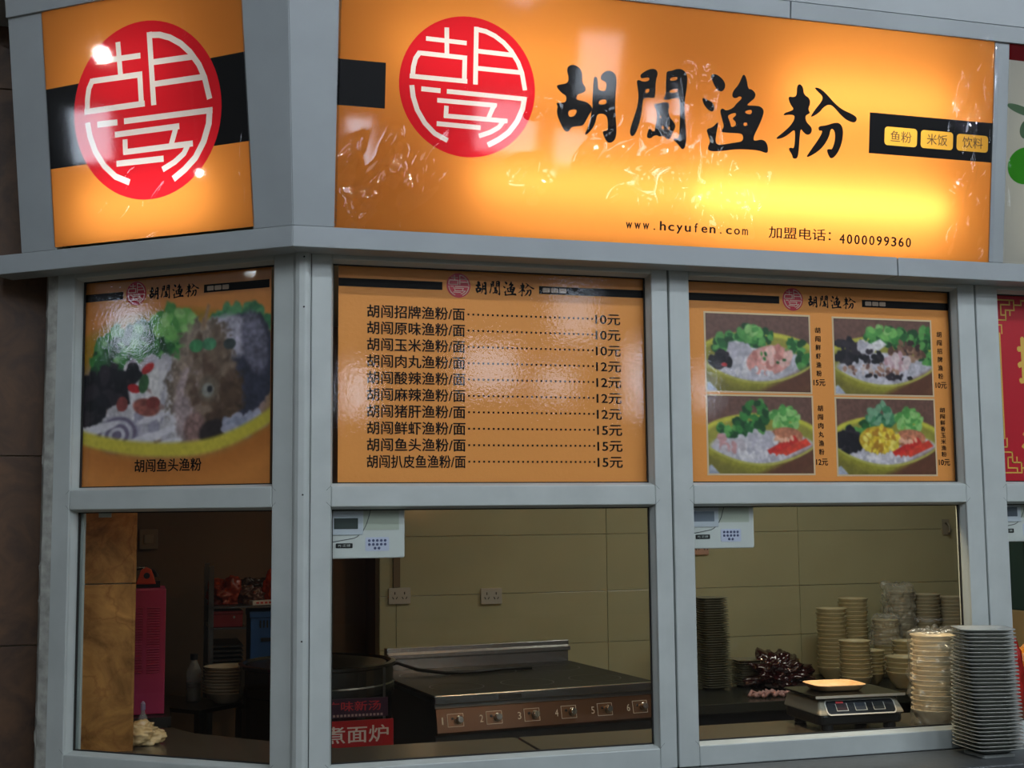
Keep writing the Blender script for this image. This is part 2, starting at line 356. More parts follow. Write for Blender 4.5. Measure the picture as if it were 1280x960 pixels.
CHARS = [('hu',[[(6714,4418),(6864,4396),(6986,4291),(7013,4135),(7006,3976),(7102,3878),(7115,3791),(7050,3722),(6883,3666),(6857,3531),(6999,3517),(7150,3494),(7264,3408),(7312,3331),(7269,3239),(7197,3128),(7126,2988),(7054,2870),(6868,2849),(6738,2811),(6703,2721),(6630,2680),(6536,2743),(6419,2962),(6360,3098),(6345,3237),(6373,3309),(6314,3410),(6444,3413),(6591,3449),(6594,3607),(6474,3661),(6380,3747),(6314,3837),(6395,3878),(6524,3900),(6633,3962),(6641,4103),(6589,4238),(6612,4353)],[(6671,3228),(6763,3270),(6882,3279),(6877,3191),(6805,3097),(6694,3071),(6644,3155)]]),('hu',[[(7319,4161),(7402,4161),(7435,4065),(7440,3889),(7479,3821),(7630,3806),(7673,3891),(7669,4049),(7547,4082),(7501,4141),(7543,4251),(7654,4338),(7786,4350),(7901,4282),(7955,4145),(7933,3824),(7923,3503),(7951,3151),(7992,2763),(7948,2582),(7855,2497),(7761,2491),(7683,2563),(7603,2734),(7620,2789),(7733,2797),(7748,2958),(7703,3220),(7439,3224),(7407,3003),(7318,2819),(7209,2688),(7098,2626),(7186,2827),(7256,3026),(7276,3240),(7311,3348),(7299,3524),(7310,3807)],[(7479,3556),(7685,3619),(7685,3477),(7470,3453)]]),('chuang',[[(8948,4505),(9045,4488),(9099,4386),(9034,4201),(9038,3772),(8970,3738),(8854,3750),(8701,3709),(8685,3564),(8656,3241),(8569,2913),(8478,2728),(8402,2704),(8350,2789),(8369,2933),(8464,3226),(8535,3445),(8577,3734),(8539,3981),(8504,4138),(8553,4189),(8689,4136),(8861,4186),(8858,4275),(8724,4246),(8629,4220),(8596,4306),(8682,4385),(8814,4468)],[(8752,3945),(8866,3990),(8869,3894),(8755,3838)]]),('chuang',[[(9337,4471),(9492,4499),(9607,4556),(9763,4569),(9883,4490),(9938,4350),(9916,4024),(9865,3731),(9884,3372),(9925,3014),(9954,2691),(9901,2489),(9823,2465),(9742,2568),(9562,2717),(9600,2745),(9737,2748),(9748,3037),(9751,3361),(9728,3756),(9687,3807),(9512,3774),(9358,3708),(9248,3753),(9335,3850),(9326,4154),(9333,4334)],[(9439,4307),(9652,4362),(9646,4271),(9441,4218)],[(9436,3984),(9660,4056),(9671,3949),(9438,3905)]]),('chuang',[[(8993,3589),(9167,3621),(9282,3666),(9418,3659),(9441,3553),(9405,3442),(9468,3268),(9608,3134),(9631,3028),(9557,2897),(9484,2711),(9406,2695),(9346,2755),(9268,2785),(9191,2744),(9112,2792),(8997,2748),(8953,2691),(8852,2691),(8824,2753),(8876,2936),(8934,2940),(8975,2871),(9051,2895),(9066,3057),(9101,3203),(9087,3417),(9034,3503)],[(9252,3054),(9308,3022),(9294,2938),(9224,2962)],[(9409,3011),(9471,3045),(9473,2962),(9419,2940)],[(9160,3308),(9230,3285),(9197,3218)]]),('yu',[[(10602,4493),(10740,4523),(10902,4446),(11018,4311),(11022,4165),(10933,4067),(10813,4093),(10710,4212),(10625,4386)]]),('yu',[[(10363,3875),(10502,3832),(10663,3772),(10738,3651),(10709,3540),(10631,3516),(10489,3606),(10398,3733)]]),('yu',[[(10505,3052),(10682,3102),(10837,3270),(10858,3224),(10805,2984),(10775,2673),(10994,2670),(11312,2747),(11593,2804),(11579,3005),(11345,3006),(10965,2996),(10943,3049),(11028,3146),(10954,3359),(10888,3572),(10965,3644),(11068,3568),(11285,3676),(11362,3792),(11538,3952),(11456,4001),(11338,3918),(11228,3964),(11252,4112),(11408,4289),(11483,4459),(11551,4604),(11644,4473),(11692,4203),(11793,4211),(11918,4112),(11901,3982),(11783,3881),(11645,3760),(11887,3779),(12070,3775),(12183,3674),(12140,3487),(12026,3221),(11892,2954),(11896,2826),(12157,2907),(12303,2800),(12339,2582),(12271,2533),(12085,2593),(11801,2599),(11398,2582),(10999,2506),(10661,2465),(10560,2530),(10596,2642),(10634,2717),(10569,2894)],[(11111,3462),(11349,3554),(11371,3482),(11245,3381),(11356,3317),(11371,3208),(11228,3143),(11197,3268),(11154,3356)],[(11609,3611),(11830,3676),(11813,3535),(11651,3541)],[(11579,3279),(11658,3322),(11712,3278),(11661,3212),(11588,3225)]]),('fen',[[(13219,4478),(13325,4395),(13352,4193),(13521,4114),(13559,3968),(13489,3814),(13567,3709),(13472,3664),(13412,3604),(13450,3458),(13607,3340),(13632,3230),(13572,3133),(13469,3114),(13362,3192),(13289,3279),(13263,3054),(13252,2720),(13219,2450),(13074,2448),(13050,2557),(12935,2697),(13003,2746),(13108,2709),(13130,3045),(13112,3247),(12951,3106),(12769,2981),(12586,2931),(12564,2974),(12765,3129),(12965,3310),(13084,3486),(13100,3617),(12935,3622),(12751,3579),(12790,3655),(12973,3718),(13075,3781),(12968,3884),(12893,4044),(12920,4109),(13044,4094),(13146,4157),(13138,4398)]]),('fen',[[(13678,4417),(13846,4401),(14060,4251),(14277,4045),(14536,3878),(14836,3789),(14987,3707),(14990,3613),(14907,3543),(14672,3607),(14455,3759),(14281,3933),(14131,3996),(13966,3908),(13825,3729),(13538,3565),(13717,3832),(13899,4051),(13936,4185),(13808,4286),(13701,4370)]]),('fen',[[(13815,3374),(14045,3410),(14294,3504),(14463,3517),(14573,3375),(14580,3151),(14525,2884),(14406,2651),(14262,2521),(14177,2560),(14086,2760),(14191,2786),(14254,2771),(14332,2983),(14346,3208),(14279,3334),(14194,3328),(14159,3120),(13999,2847),(13775,2645),(13447,2473),(13606,2707),(13807,2982),(13926,3177),(13944,3272),(13840,3246)]])]
CH_KIND = {'hu': 0, 'chuang': 1, 'yu': 2, 'fen': 3}
def brush_chars(parent, x0, y0, sc, m, name='brush_character', z=.0012, th=.0008):
    """the four brush-written characters; (x0, y0) is where the source point (0.8, 0.35) lands"""
    obs = []
    for kind in ('hu', 'chuang', 'yu', 'fen'):
        V = []; T = []
        for k, polys in CHARS:
            if k != kind: continue
            P = [chaikin([((a/1e4 - .8)*sc + x0, (b/1e4 - .35)*sc + y0) for a, b in q], 2) for q in polys]
            v, f, of = cdt(P); o = len(V); V += list(v)
            T += [[o+i for i in t] for t, src in zip(f, of) if 0 in src and len(src) == 1]
        me = tri_mesh(name, V, T, z, th); me.materials.append(m); obs.append(link(name, me, parent))
    return obs
def circle(cx, cy, r, n=72): return [(cx + r*cos(2*pi*i/n), cy + r*sin(2*pi*i/n)) for i in range(n)]
def rrect(x0, x1, y0, y1, r, n=5):
    p = []
    for cx, cy, a0 in ((x1-r, y1-r, 0), (x0+r, y1-r, pi/2), (x0+r, y0+r, pi), (x1-r, y0+r, 3*pi/2)):
        p += [(cx + r*cos(a0 + pi/2*i/n), cy + r*sin(a0 + pi/2*i/n)) for i in range(n+1)]
    return p
def flat(name, poly, m, parent, z, th=.0006):
    mb = MB().prism(poly, z, z+th); return mb.build(name, m, parent)
def seal(parent, cx, cy, r, z, m_red, m_white, th=.0006):
    d = flat('seal_disc', circle(cx, cy, r, 48), m_red, parent, z, th)
    polys = [[(a+cx, b+cy) for a, b in p] for p in logo_strokes(r/.175)]
    v, f, of = cdt(polys); me = tri_mesh('seal_strokes', v, [t for t, src in zip(f, of) if src], z+th+.0001, .0003); me.materials.append(m_white)
    link('seal_strokes', me, d); return d

# ================================================================== THE SETTING
# hall floor
struct(MB().box(-9, 10, -16, 3.4, -.1, 0).build('floor', floor_m))

# marble column: exposed left of the kiosk and continuing inside it
wl = semp('wall_left')
MB().box(-3.4, -.385, .585, 1.05, 0, 3.6).build('column_core', grout_m, wl)
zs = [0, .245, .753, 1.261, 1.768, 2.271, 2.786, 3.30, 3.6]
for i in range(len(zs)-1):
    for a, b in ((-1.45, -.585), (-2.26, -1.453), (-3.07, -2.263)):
        o = MB().box(a, b, .57, .59, zs[i]+.0015, zs[i+1]-.0015).build('marble_tile', marble_shaded, wl, bevel=.001)
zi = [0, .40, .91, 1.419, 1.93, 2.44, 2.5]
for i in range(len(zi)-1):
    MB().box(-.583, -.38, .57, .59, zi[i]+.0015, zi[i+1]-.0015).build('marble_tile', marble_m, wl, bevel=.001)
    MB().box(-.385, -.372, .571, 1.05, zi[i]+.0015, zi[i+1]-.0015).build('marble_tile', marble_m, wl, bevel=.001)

# kitchen shell
kb = semp('wall_back')
MB().box(.68, 4.6, 2.61, 2.7, 0, 2.5).build('wall_core', grout_m, kb)
me_t = {}
zr = [0, .244, .496, .748, .997, 1.234, 1.500, 1.752, 2.0, 2.252, 2.5]
xr = [.680] + [.756 + 1.01*i for i in range(4)] + [4.6]
for i in range(len(zr)-1):
    for j in range(len(xr)-1):
        key = (round(xr[j+1]-xr[j], 3), round(zr[i+1]-zr[i], 3))
        if key not in me_t:
            me_t[key] = MB().box(.0010, key[0]-.0010, 0, .012, .0010, key[1]-.0010).mesh('wall_tile'); me_t[key].materials.append(tile_m)
        link('wall_tile', me_t[key], kb, .0012).location = (xr[j], 2.598, zr[i])
struct(MB().box(-1.6, .70, 2.95, 3.05, 0, 2.5).box(.68, .70, 2.7, 2.95, 0, 2.5).build('wall_recess', plaster_m))
struct(MB().box(4.6, 4.7, .05, 2.7, 0, 2.5).build('wall_right', plaster_m))
struct(MB().box(-1.7, -1.6, .59, 3.05, 0, 2.5).build('wall_side', plaster_m))
struct(MB().prism([(-1.7, 1.0), (-.62, 1.0), (-.60, .50), (0, .04), (4.7, .04), (4.7, 3.05), (-1.7, 3.05)], 2.5, 2.56).build('ceiling', ceil_m))

# ---- windows: sash frames of the two facades (local x along, y inward, z up)
Z1, Z2, Z3, Z4, ZS = 2.235, 1.672, 1.620, .994, .941
def sash(n, M, a0, a1, o0, o1, ztop=2.262, d=.055):
    root = semp('window_%d' % n, M)
    def member(nm, x0, x1, z0, z1):
        MB().box(x0, x1, 0, d, z0, z1).build(nm, frame_m, root, bevel=.003)
    member('stile', a0, o0, ZS, ztop); member('stile', o1, a1, ZS, ztop)
    member('rail', o0, o1, Z1, ztop); member('rail', o0, o1, Z3, Z2); member('rail', o0, o1, ZS, Z4)
    # mitre seams at the rail joints
    sm = MB()
    for (x, sg) in ((o0, -1), (o1, 1)):
        for z, sz in ((Z2, 1), (Z3, -1), (Z4, -1)):
            w = .012
            sm.add([(x, -.0006, z), (x+sg*w, -.0006, z - sz*w), (x+sg*w, -.0006, z-sz*w+.0009), (x, -.0006, z+.0009)], [(0, 1, 2, 3)])
    sm.build('mitre_seam', frame_dark, root)
    # sloped glazing beads and dark gaskets round both openings, then the panes
    for z0, z1, pane in ((Z2, Z1, glass_p), (Z4, Z3, glass_m)):
        w, y0, y1 = .006, .008, .024
        b = MB()
        b.prism([(o0, y0), (o0+w, y1), (o0+w, .03), (o0, .03)], z0, z1)
        b.prism([(o1, y0), (o1-w, y1), (o1-w, .03), (o1, .03)], z0, z1)
        b.extr([(y0, z0), (y1, z0+w), (.03, z0+w), (.03, z0)], 'x', o0, o1)
        b.extr([(y0, z1), (y1, z1-w), (.03, z1-w), (.03, z1)], 'x', o0, o1)
        b.build('glazing_bead', frame_m, root)
        g = MB(); t = w + .003
        g.box(o0, o0+t, .030, .036, z0, z1).box(o1-t, o1, .030, .036, z0, z1).box(o0, o1, .030, .036, z0, z0+t).box(o0, o1, .030, .036, z1-t, z1)
        g.build('gasket', frame_dark, root)
        MB().box(o0+.001, o1-.001, .0365, .0405, z0+.001, z1-.001).build('glass_pane', pane, root)
    return root
w1 = sash(1, M_LEFT, -.757, -.017, -.690, -.075)
w2 = sash(2, M_MAIN, .029, .981, .080, .934)
w3 = sash(3, M_MAIN, .986, 1.941, 1.044, 1.885)
w4 = sash(4, M_MAIN, 1.946, 2.98, 2.020, 2.92)
# white sliding track inside the left window
MB().box(-.688, -.676, .042, .05, Z4, Z3).build('track', frame_m, w1)
# rough caulk between the left frame and the marble
c = MB(); rr = random.Random(3); pts = []
for i in range(61):
    pts.append((-.783 + rr.uniform(-.006, .006), ZS - .03 + (2.262-ZS+.03)*i/60))
poly = [(-.756, ZS-.03)] + [(-.756, 2.262)] + list(reversed(pts))
c.extr(poly, 'y', .004, .05); o = c.build('trim_1', caulk_m); o.matrix_world = M_LEFT; struct(o)
# fillers that close the kiosk: beside the marble column, over the window heads, right of the last window
struct(MB().prism([(-.613, .473), (-.597, .462), (-.560, .44), (-.560, .57), (-.624, .57)], 0, 2.5).build('trim_13', caulk_m))
struct(MB().prism([(-.58, .492), (.03, .03), (3.0, .03), (3.0, .05), (.03, .05), (-.56, .505)], 2.262, 2.5).build('wall_header', box_white if 'box_white' in globals() else frame_m))
struct(MB().box(2.981, 4.7, 0, .05, 0, 2.5).build('wall_front_right', fascia_m))
# corner post with screws
cp = semp('trim_2')
MB().prism([(-.0135, .0106), (-.010, -.002), (-.002, -.010), (.012, -.014), (.022, -.010), (.028, -.001), (.028, .055), (-.03, .06)], ZS, 2.262).build('corner_post', frame_m, cp, bevel=.002)
for z in (2.11, 2.235, 1.65, 1.30, 1.0):
    MB().cyl((.009, -.0125, z), (.009, -.0165, z), .0022, 8).build('screw', frame_dark, cp)
MB().box(.0282, .0288, -.0005, .05, ZS, 2.26).build('seam', frame_dark, cp)

# base wall under the windows, outer stone counter
struct(MB().prism([(-.60, .465), (0, 0), (2.98, 0), (2.98, .05), (.02, .05), (-.58, .515)], 0, .905).build('wall_front', fascia_m))
oc = MB().prism([(.05, -.235), (3.3, -.235), (3.3, -.001), (.05, -.001)], .905, .941).build('stone_counter', grey_stone, bevel=.004)
tag(oc, 'long grey stone serving ledge outside the windows', 'counter')
# cornice beams under the signs
def beam(nm, M, x0, x1, seam=None):
    e = semp(nm, M)
    MB().box(x0, x1, -OB, -.0, 2.246, 2.298).build('beam_front', fascia_m, e)
    MB().box(x0, x1, -.001, .10, 2.262, 2.34).build('beam_back', fascia_m, e)
    return e
T = math.tan(PHI/2)
e = semp('trim_3')
A = NL*OB; far = DL*(-.90)
p_c = (-T*OB, -OB); p_l = (far.x + A.x, far.y + A.y)
MB().prism([p_c, (0, 0), (far.x, far.y), p_l], 2.246, 2.298).build('beam', fascia_m, e, bevel=.002)
e = semp('trim_4')
MB().prism([p_c, (1.638, -OB), (1.638, 0), (0, 0)], 2.246, 2.298).build('beam', fascia_m, e, bevel=.002)
e = semp('trim_5')
MB().prism([(1.641, -OB), (3.3, -OB), (3.3, 0), (1.641, 0)], 2.246, 2.298).build('beam', fascia_m, e, bevel=.002)
# leaning fascia frames
SM = sheet(NM, XM, (0, -OB, ZB), LEAN)
SL = sheet(NL, DL, tuple(NL*OB + Vector((0, 0, ZB))), LEAN)
def corner_w(w): return OB + w*sin(LEAN)
def fascia_piece(nm, M, poly, th=.03, z=-.03):
    o = MB().prism(poly, z, z+th).build(nm, fascia_m, bevel=.0015); o.matrix_world = M; return struct(o)
def xc(w): return -T*corner_w(w)              # x of the corner line on the main plane at slope height w
fascia_piece('trim_6', SM, [(xc(-.006)+.0006, -.006), (.080, -.006), (.080, .664), (xc(.664)+.0006, .664)])
fascia_piece('trim_7', SM, [(1.932, -.006), (1.985, -.006), (1.985, .664), (1.932, .664)])
fascia_piece('trim_8', SM, [(xc(.618), .618), (1.284, .618), (1.284, .664), (xc(.664), .664)], z=-.022)
fascia_piece('trim_9', SM, [(1.287, .618), (3.3, .618), (3.3, .664), (1.287, .664)], z=-.022)
fascia_piece('trim_10', SL, [(-.085, -.006), (-xc(-.006)-.0006, -.006), (-xc(.664)-.0006, .664), (-.085, .664)])
fascia_piece('trim_11', SL, [(-.80, -.006), (-.686, -.006), (-.686, .664), (-.80, .664)])
fascia_piece('trim_12', SL, [(-.80, .614), (-xc(.664), .614), (-xc(.664), .664), (-.80, .664)], z=-.022)
# bulkhead above
struct(MB().prism([(-.10, -.165), (3.3, -.165), (3.3, .3), (-.6, .9), (-.85, .45)], 2.965, 3.6).build('wall_bulkhead', fascia_m))

# ================================================================== LIGHTBOX SIGNS
def tube_lamp(parent, x0, x1, y, z, m, r=.013):
    o = MB().cyl((x0, y, z), (x1, y, z), r, 16).build('tube_lamp', m, parent)
    part_label(o, 'glowing white tube lamp inside the sign')
def housing(parent, x0, x1, y0, y1, d=.14):
    b = MB()
    b.box(x0, x1, y0, y1, -d-.01, -d).box(x0, x1, y0-.004, y0, -d, -.012).box(x0, x1, y1, y1+.004, -d, -.012)
    b.box(x0-.004, x0, y0, y1, -d, -.012).box(x1, x1+.004, y0, y1, -d, -.012)
    b.build('housing', box_white, parent)
def lit_sign(parent, layers, z=0.0):
    """layers: (part name, material, [polygons], thing it hangs under); later ones lie on top; cut flush into one skin"""
    polys = []; own = []
    for i, (_, _, ps) in enumerate(layers):
        for p in ps: polys.append(p); own.append(i)
    v, f, of = cdt(polys); by = {}
    for t, src in zip(f, of):
        if src: by.setdefault(max(own[i] for i in src), []).append(t)
    out = []
    for i, (nm, m, _) in enumerate(layers):
        if i in by:
            me = tri_mesh(nm, v, by[i], z); me.materials.append(m); out.append(link(nm, me, parent))
    return out
def wrinkle_cover(name, parent, x0, x1, y0, y1, nx, ny, z0, seed, folds, m=None):
    """clear film stretched over the face; folds = (x, y, angle, length, width, height)"""
    r = np.random.RandomState(seed)
    X, Yy = np.meshgrid(np.linspace(x0, x1, nx), np.linspace(y0, y1, ny))
    Zz = np.zeros_like(X)
    for k in range(14):
        a, b = r.uniform(-9, 9, 2); Zz += r.uniform(.0001, .0004) * np.sin(a*X + b*Yy + r.uniform(0, 6))
    for fx, fy, an, ln, wd, ht in folds:
        u = (X-fx)*cos(an) + (Yy-fy)*sin(an); w = -(X-fx)*sin(an) + (Yy-fy)*cos(an)
        Zz += ht * np.exp(-(u/ln)**2) * np.exp(-(w/wd)**2)
    Zz = Zz - Zz.min() + z0
    V = np.stack([X.ravel(), Yy.ravel(), Zz.ravel()], 1)
    i, j = np.meshgrid(np.arange(nx-1), np.arange(ny-1)); q = (j*nx+i).ravel(); F = np.stack([q, q+1, q+nx+1, q+nx], 1)
    me = bpy.data.meshes.new(name); me.vertices.add(len(V)); me.vertices.foreach_set('co', V.ravel()); me.loops.add(F.size); me.loops.foreach_set('vertex_index', F.ravel())
    me.polygons.add(len(F)); me.polygons.foreach_set('loop_start', np.arange(0, F.size, 4)); me.update(calc_edges=True); me.shade_smooth(); me.materials.append(m or cover_m)
    return link(name, me, parent)

# ---- main sign
sg = thing('lightbox_sign', 'wide glowing orange fascia sign with red seal and four black brush characters', 'sign', M=SM)
FX0, FX1, FY0, FY1 = .0725, 1.9365, -.010, .620
btns = [rrect(1.588, 1.691, .302, .353, .010), rrect(1.703, 1.807, .302, .352, .010), rrect(1.819, 1.922, .303, .350, .010)]
DX, DY, DR = .400, .3615, .1755
st = [[(a+DX, b+DY) for a, b in p] for p in logo_strokes(1.0)]
ps = lit_sign(sg, [('film_panel', film_o, [[(FX0, FY0), (FX1, FY0), (FX1, FY1), (FX0, FY1)]]),
    ('black_block', black_film, [[(FX0, .291), (.191, .291), (.191, .4035), (FX0, .4035)]]),
    ('black_band', black_film, [[(1.540, .276), (FX1, .276), (FX1, .388), (1.540, .388)]]),
    ('seal_disc', film_r, [circle(DX, DY, DR)]), ('seal_strokes', film_w, st),
    ('word_tile', film_y, [btns[0]]), ('word_tile', film_y, [btns[1]]), ('word_tile', film_y, [btns[2]])])
brush_chars(sg, .8, .35, 1, black_m)
for s_, x in (('鱼粉', 1.6395), ('米饭', 1.755), ('饮料', 1.8705)):
    text(s_, 'word', mat('brown_print', (90, 60, 20), .5), sg, x, .3275, .066, .031)
lb = {c_: .0165 for c_ in 'wcuenom'}; lb.update({'.': .0042, '.y': -.0062, 'h': .0245, 'hy': .004, 'f': .0245, 'fy': .004, 'y': .0225, 'yy': -.003})
mono('www.hcyufen.com', 'address_letter', black_m, sg, .828, 1.184, 0.0395, .0165, .74, lb, bold=.02)
text('加盟电话：', 'phone_words', black_m, sg, 1.336, .0435, .188, .032, bold=.008)
mono('4000099360', 'phone_digit', black_m, sg, 1.453, 1.684, .0365, .0265, .72, bold=.02)
housing(sg, .085, 1.93, 0, .615, .15)
tube_lamp(sg, .42, .99, .135, -.075, tube_m2); tube_lamp(sg, 1.02, 1.80, .135, -.060, tube_m)
tube_lamp(sg, .2, .80, .44, -.11, mat('tube_glow_dim', (255, 255, 255), emit=(255, 248, 232), es=8)); tube_lamp(sg, 1.28, 1.80, .43, -.085, tube_m2)
rr = random.Random(11); folds = []
def pucker(n, fx, fy, an, ln, wd, ht):
    for i in range(n):
        w = rr.uniform(*wd)*1.6
        folds.append((fx(), fy(), rr.uniform(*an), rr.uniform(*ln), w, w*rr.uniform(*ht)*rr.choice((1, 1, -1))))
U = lambda a, b: (lambda: rr.uniform(a, b)); G = lambda m, s: (lambda: rr.gauss(m, s))
pucker(26, U(.085, .30), U(.01, .22), (.7, 1.6), (.015, .05), (.005, .010), (.25, .6))     # puckers low at the left
pucker(30, G(1.05, .085), U(.03, .22), (.3, 2.6), (.010, .035), (.006, .012), (.3, .7))    # under the middle characters
pucker(16, G(1.03, .03), U(.2, .45), (1.1, 2.0), (.012, .035), (.005, .009), (.25, .6))
pucker(26, U(1.80, 1.93), U(.02, .60), (1.2, 1.5), (.02, .07), (.005, .010), (.25, .6))    # along the right edge
pucker(22, U(.45, 1.0), U(.08, .33), (.3, .9), (.010, .035), (.006, .010), (.2, .5))
pucker(5, U(1.1, 1.9), U(.0, .6), (.3, 2.9), (.1, .2), (.015, .03), (.03, .06))
part_label(wrinkle_cover('clear_cover', sg, FX0, FX1, FY0, FY1, 1060, 360, .0028, 2, folds), 'wrinkled clear plastic film over the sign face')

# ---- left sign
sl = thing('lightbox_sign', 'small glowing orange sign at the left corner with a large red seal', 'sign', M=SL)
sx = .2245; DX2, DY2 = -.379, .320
st2 = [[(a + DX2, b + DY2) for a, b in p] for p in logo_strokes(sx/.1755)]
lit_sign(sl, [('film_panel', film_o, [[(-.690, 0), (-.080, 0), (-.080, .616), (-.690, .616)]]),
    ('black_band', black_film, [[(-.690, .204), (-.379, .2065), (-.379, .4195), (-.690, .412)]]),
    ('black_band', black_film, [[(-.379, .2065), (-.080, .209), (-.080, .427), (-.379, .4195)]]),
    ('seal_disc', film_r, [circle(DX2, DY2, sx)]), ('seal_strokes', film_w, st2)])
housing(sl, -.682, -.088, .008, .61, .14)
tube_lamp(sl, -.60, -.20, .10, -.085, tube_m3, .010); tube_lamp(sl, -.58, -.30, .43, -.11, MATS['tube_glow_dim'], .010)
folds = [(-.45 + rr.gauss(0, .12), .08 + rr.gauss(0, .06), rr.uniform(.2, 1.5), rr.uniform(.02, .05), .005, rr.uniform(.0005, .0012)) for i in range(10)]
folds += [(-.10, rr.uniform(.02, .2), 1.5, rr.uniform(.03, .06), .004, .0016) for i in range(4)]
wrinkle_cover('clear_cover', sl, -.690, -.080, 0, .616, 190, 190, .0028, 5, folds)

# ---- neighbour's sign at the right edge
sr = thing('lightbox_sign', 'pale lit sign with green leaves cut off by the right edge', 'sign', M=SM)
leaf = lambda cx, cy, L, w, a: [(cx + L*cos(t)*cos(a) - w*sin(t)*sin(a), cy + L*cos(t)*sin(a) + w*sin(t)*cos(a)) for t in [2*pi*i/24 for i in range(24)]]
lit_sign(sr, [('film_panel', film_pale, [[(1.983, -.010), (2.98, -.010), (2.98, .618), (1.983, .618)]]),
    ('top_strip', film_dred, [[(1.983, .572), (2.98, .560), (2.98, .618), (1.983, .618)]]),
    ('leaf', film_green, [leaf(2.05, .275, .062, .052, .4)]), ('leaf', film_green, [leaf(2.20, .30, .09, .06, -.3)]),
    ('leaf', mat('dark_leaf_film', (40, 80, 35), .5), [leaf(2.03, .432, .05, .012, -.25), leaf(2.05, .38, .03, .022, 1.1), leaf(2.15, .44, .08, .02, .2)])])
housing(sr, 1.99, 2.97, 0, .612, .15)
tube_lamp(sr, 2.1, 2.9, .14, -.075, mat('tube_glow_dim2', (255, 255, 255), emit=(255, 250, 235), es=5)); tube_lamp(sr, 2.1, 2.9, .42, -.09, MATS['tube_glow_dim2'])
wrinkle_cover('clear_cover', sr, 1.985, 2.98, 0, .612, 160, 100, .0028, 9, [(1.998, rr.uniform(.1, .5), 1.5, .03, .004, .002) for i in range(8)])

# ================================================================== POSTERS
def poster(x0, x1, y0, y1, M, label, m=orange_print, name='menu_poster'):
    t = thing(name, label, 'poster', M=M)
    MB().box(x0, x1, y0, y1, -.0015, 0).build('sheet', m, t); return t
PM = sheet(NM, XM, (0, .046, 0)); PL = sheet(NL, DL, tuple(-NL*.046))
seal_red = mat('seal_red_print', (205, 40, 60), .35); seal_white = mat('seal_cream_print', (225, 190, 170), .4)
label_w = mat('band_words', (170, 150, 130), .5)
def header(p, bl, c, ch, br, y=2.187):
    flat('black_stripe', [(bl[0], y-.0105), (bl[1], y-.0105), (bl[1], y+.0105), (bl[0], y+.0105)], black_m, p, .0002)
    flat('black_stripe', [(br[0], y-.0105), (br[1], y-.0105), (br[1], y+.0105), (br[0], y+.0105)], black_m, p, .0002)
    seal(p, c, y+.003, .032, .0002, seal_red, seal_white)
    sc = (ch[1]-ch[0])/.868
    brush_chars(p, ch[0] + (.8-.6314)*sc, y, sc, black_m, z=.0003, th=.0005)
    for k in range(3):
        flat('word_tile', rrect(br[0]+.010+k*.023, br[0]+.030+k*.023, y-.006, y+.006, .002), label_w, p, .0009, .0003)
# menu
p2 = poster(.103, .938, 1.676, 2.243, PM, 'orange menu poster listing ten noodle dishes with prices in yuan')
header(p2, (.103, .372), .415, (.460, .621), (.634, .930))
rows = [('胡闯招牌渔粉/面', '10元'), ('胡闯原味渔粉/面', '10元'), ('胡闯玉米渔粉/面', '10元'), ('胡闯肉丸渔粉/面', '12元'), ('胡闯酸辣渔粉/面', '12元'),
        ('胡闯麻辣渔粉/面', '12元'), ('胡闯猪肝渔粉/面', '12元'), ('胡闯鲜虾渔粉/面', '15元'), ('胡闯鱼头渔粉/面', '15元'), ('胡闯扒皮鱼渔粉/面', '15元')]
for i, (a, b) in enumerate(rows):
    y = 2.115 - i*.0424
    text(a, 'dish_name', black_m, p2, .3035, y, .256, .0335, bold=.016)
    text(b, 'price', black_m, p2, .826, y - .001, .071, .029, bold=.016)
    d = MB()
    for k in range(27):
        x = .441 + k*.0131; r_ = .0024
        d.prism([(x-r_, y-r_), (x+r_, y-r_), (x+r_, y+r_), (x-r_, y+r_)], .0008, .0012)
    d.build('dotted_leader', black_m, p2)

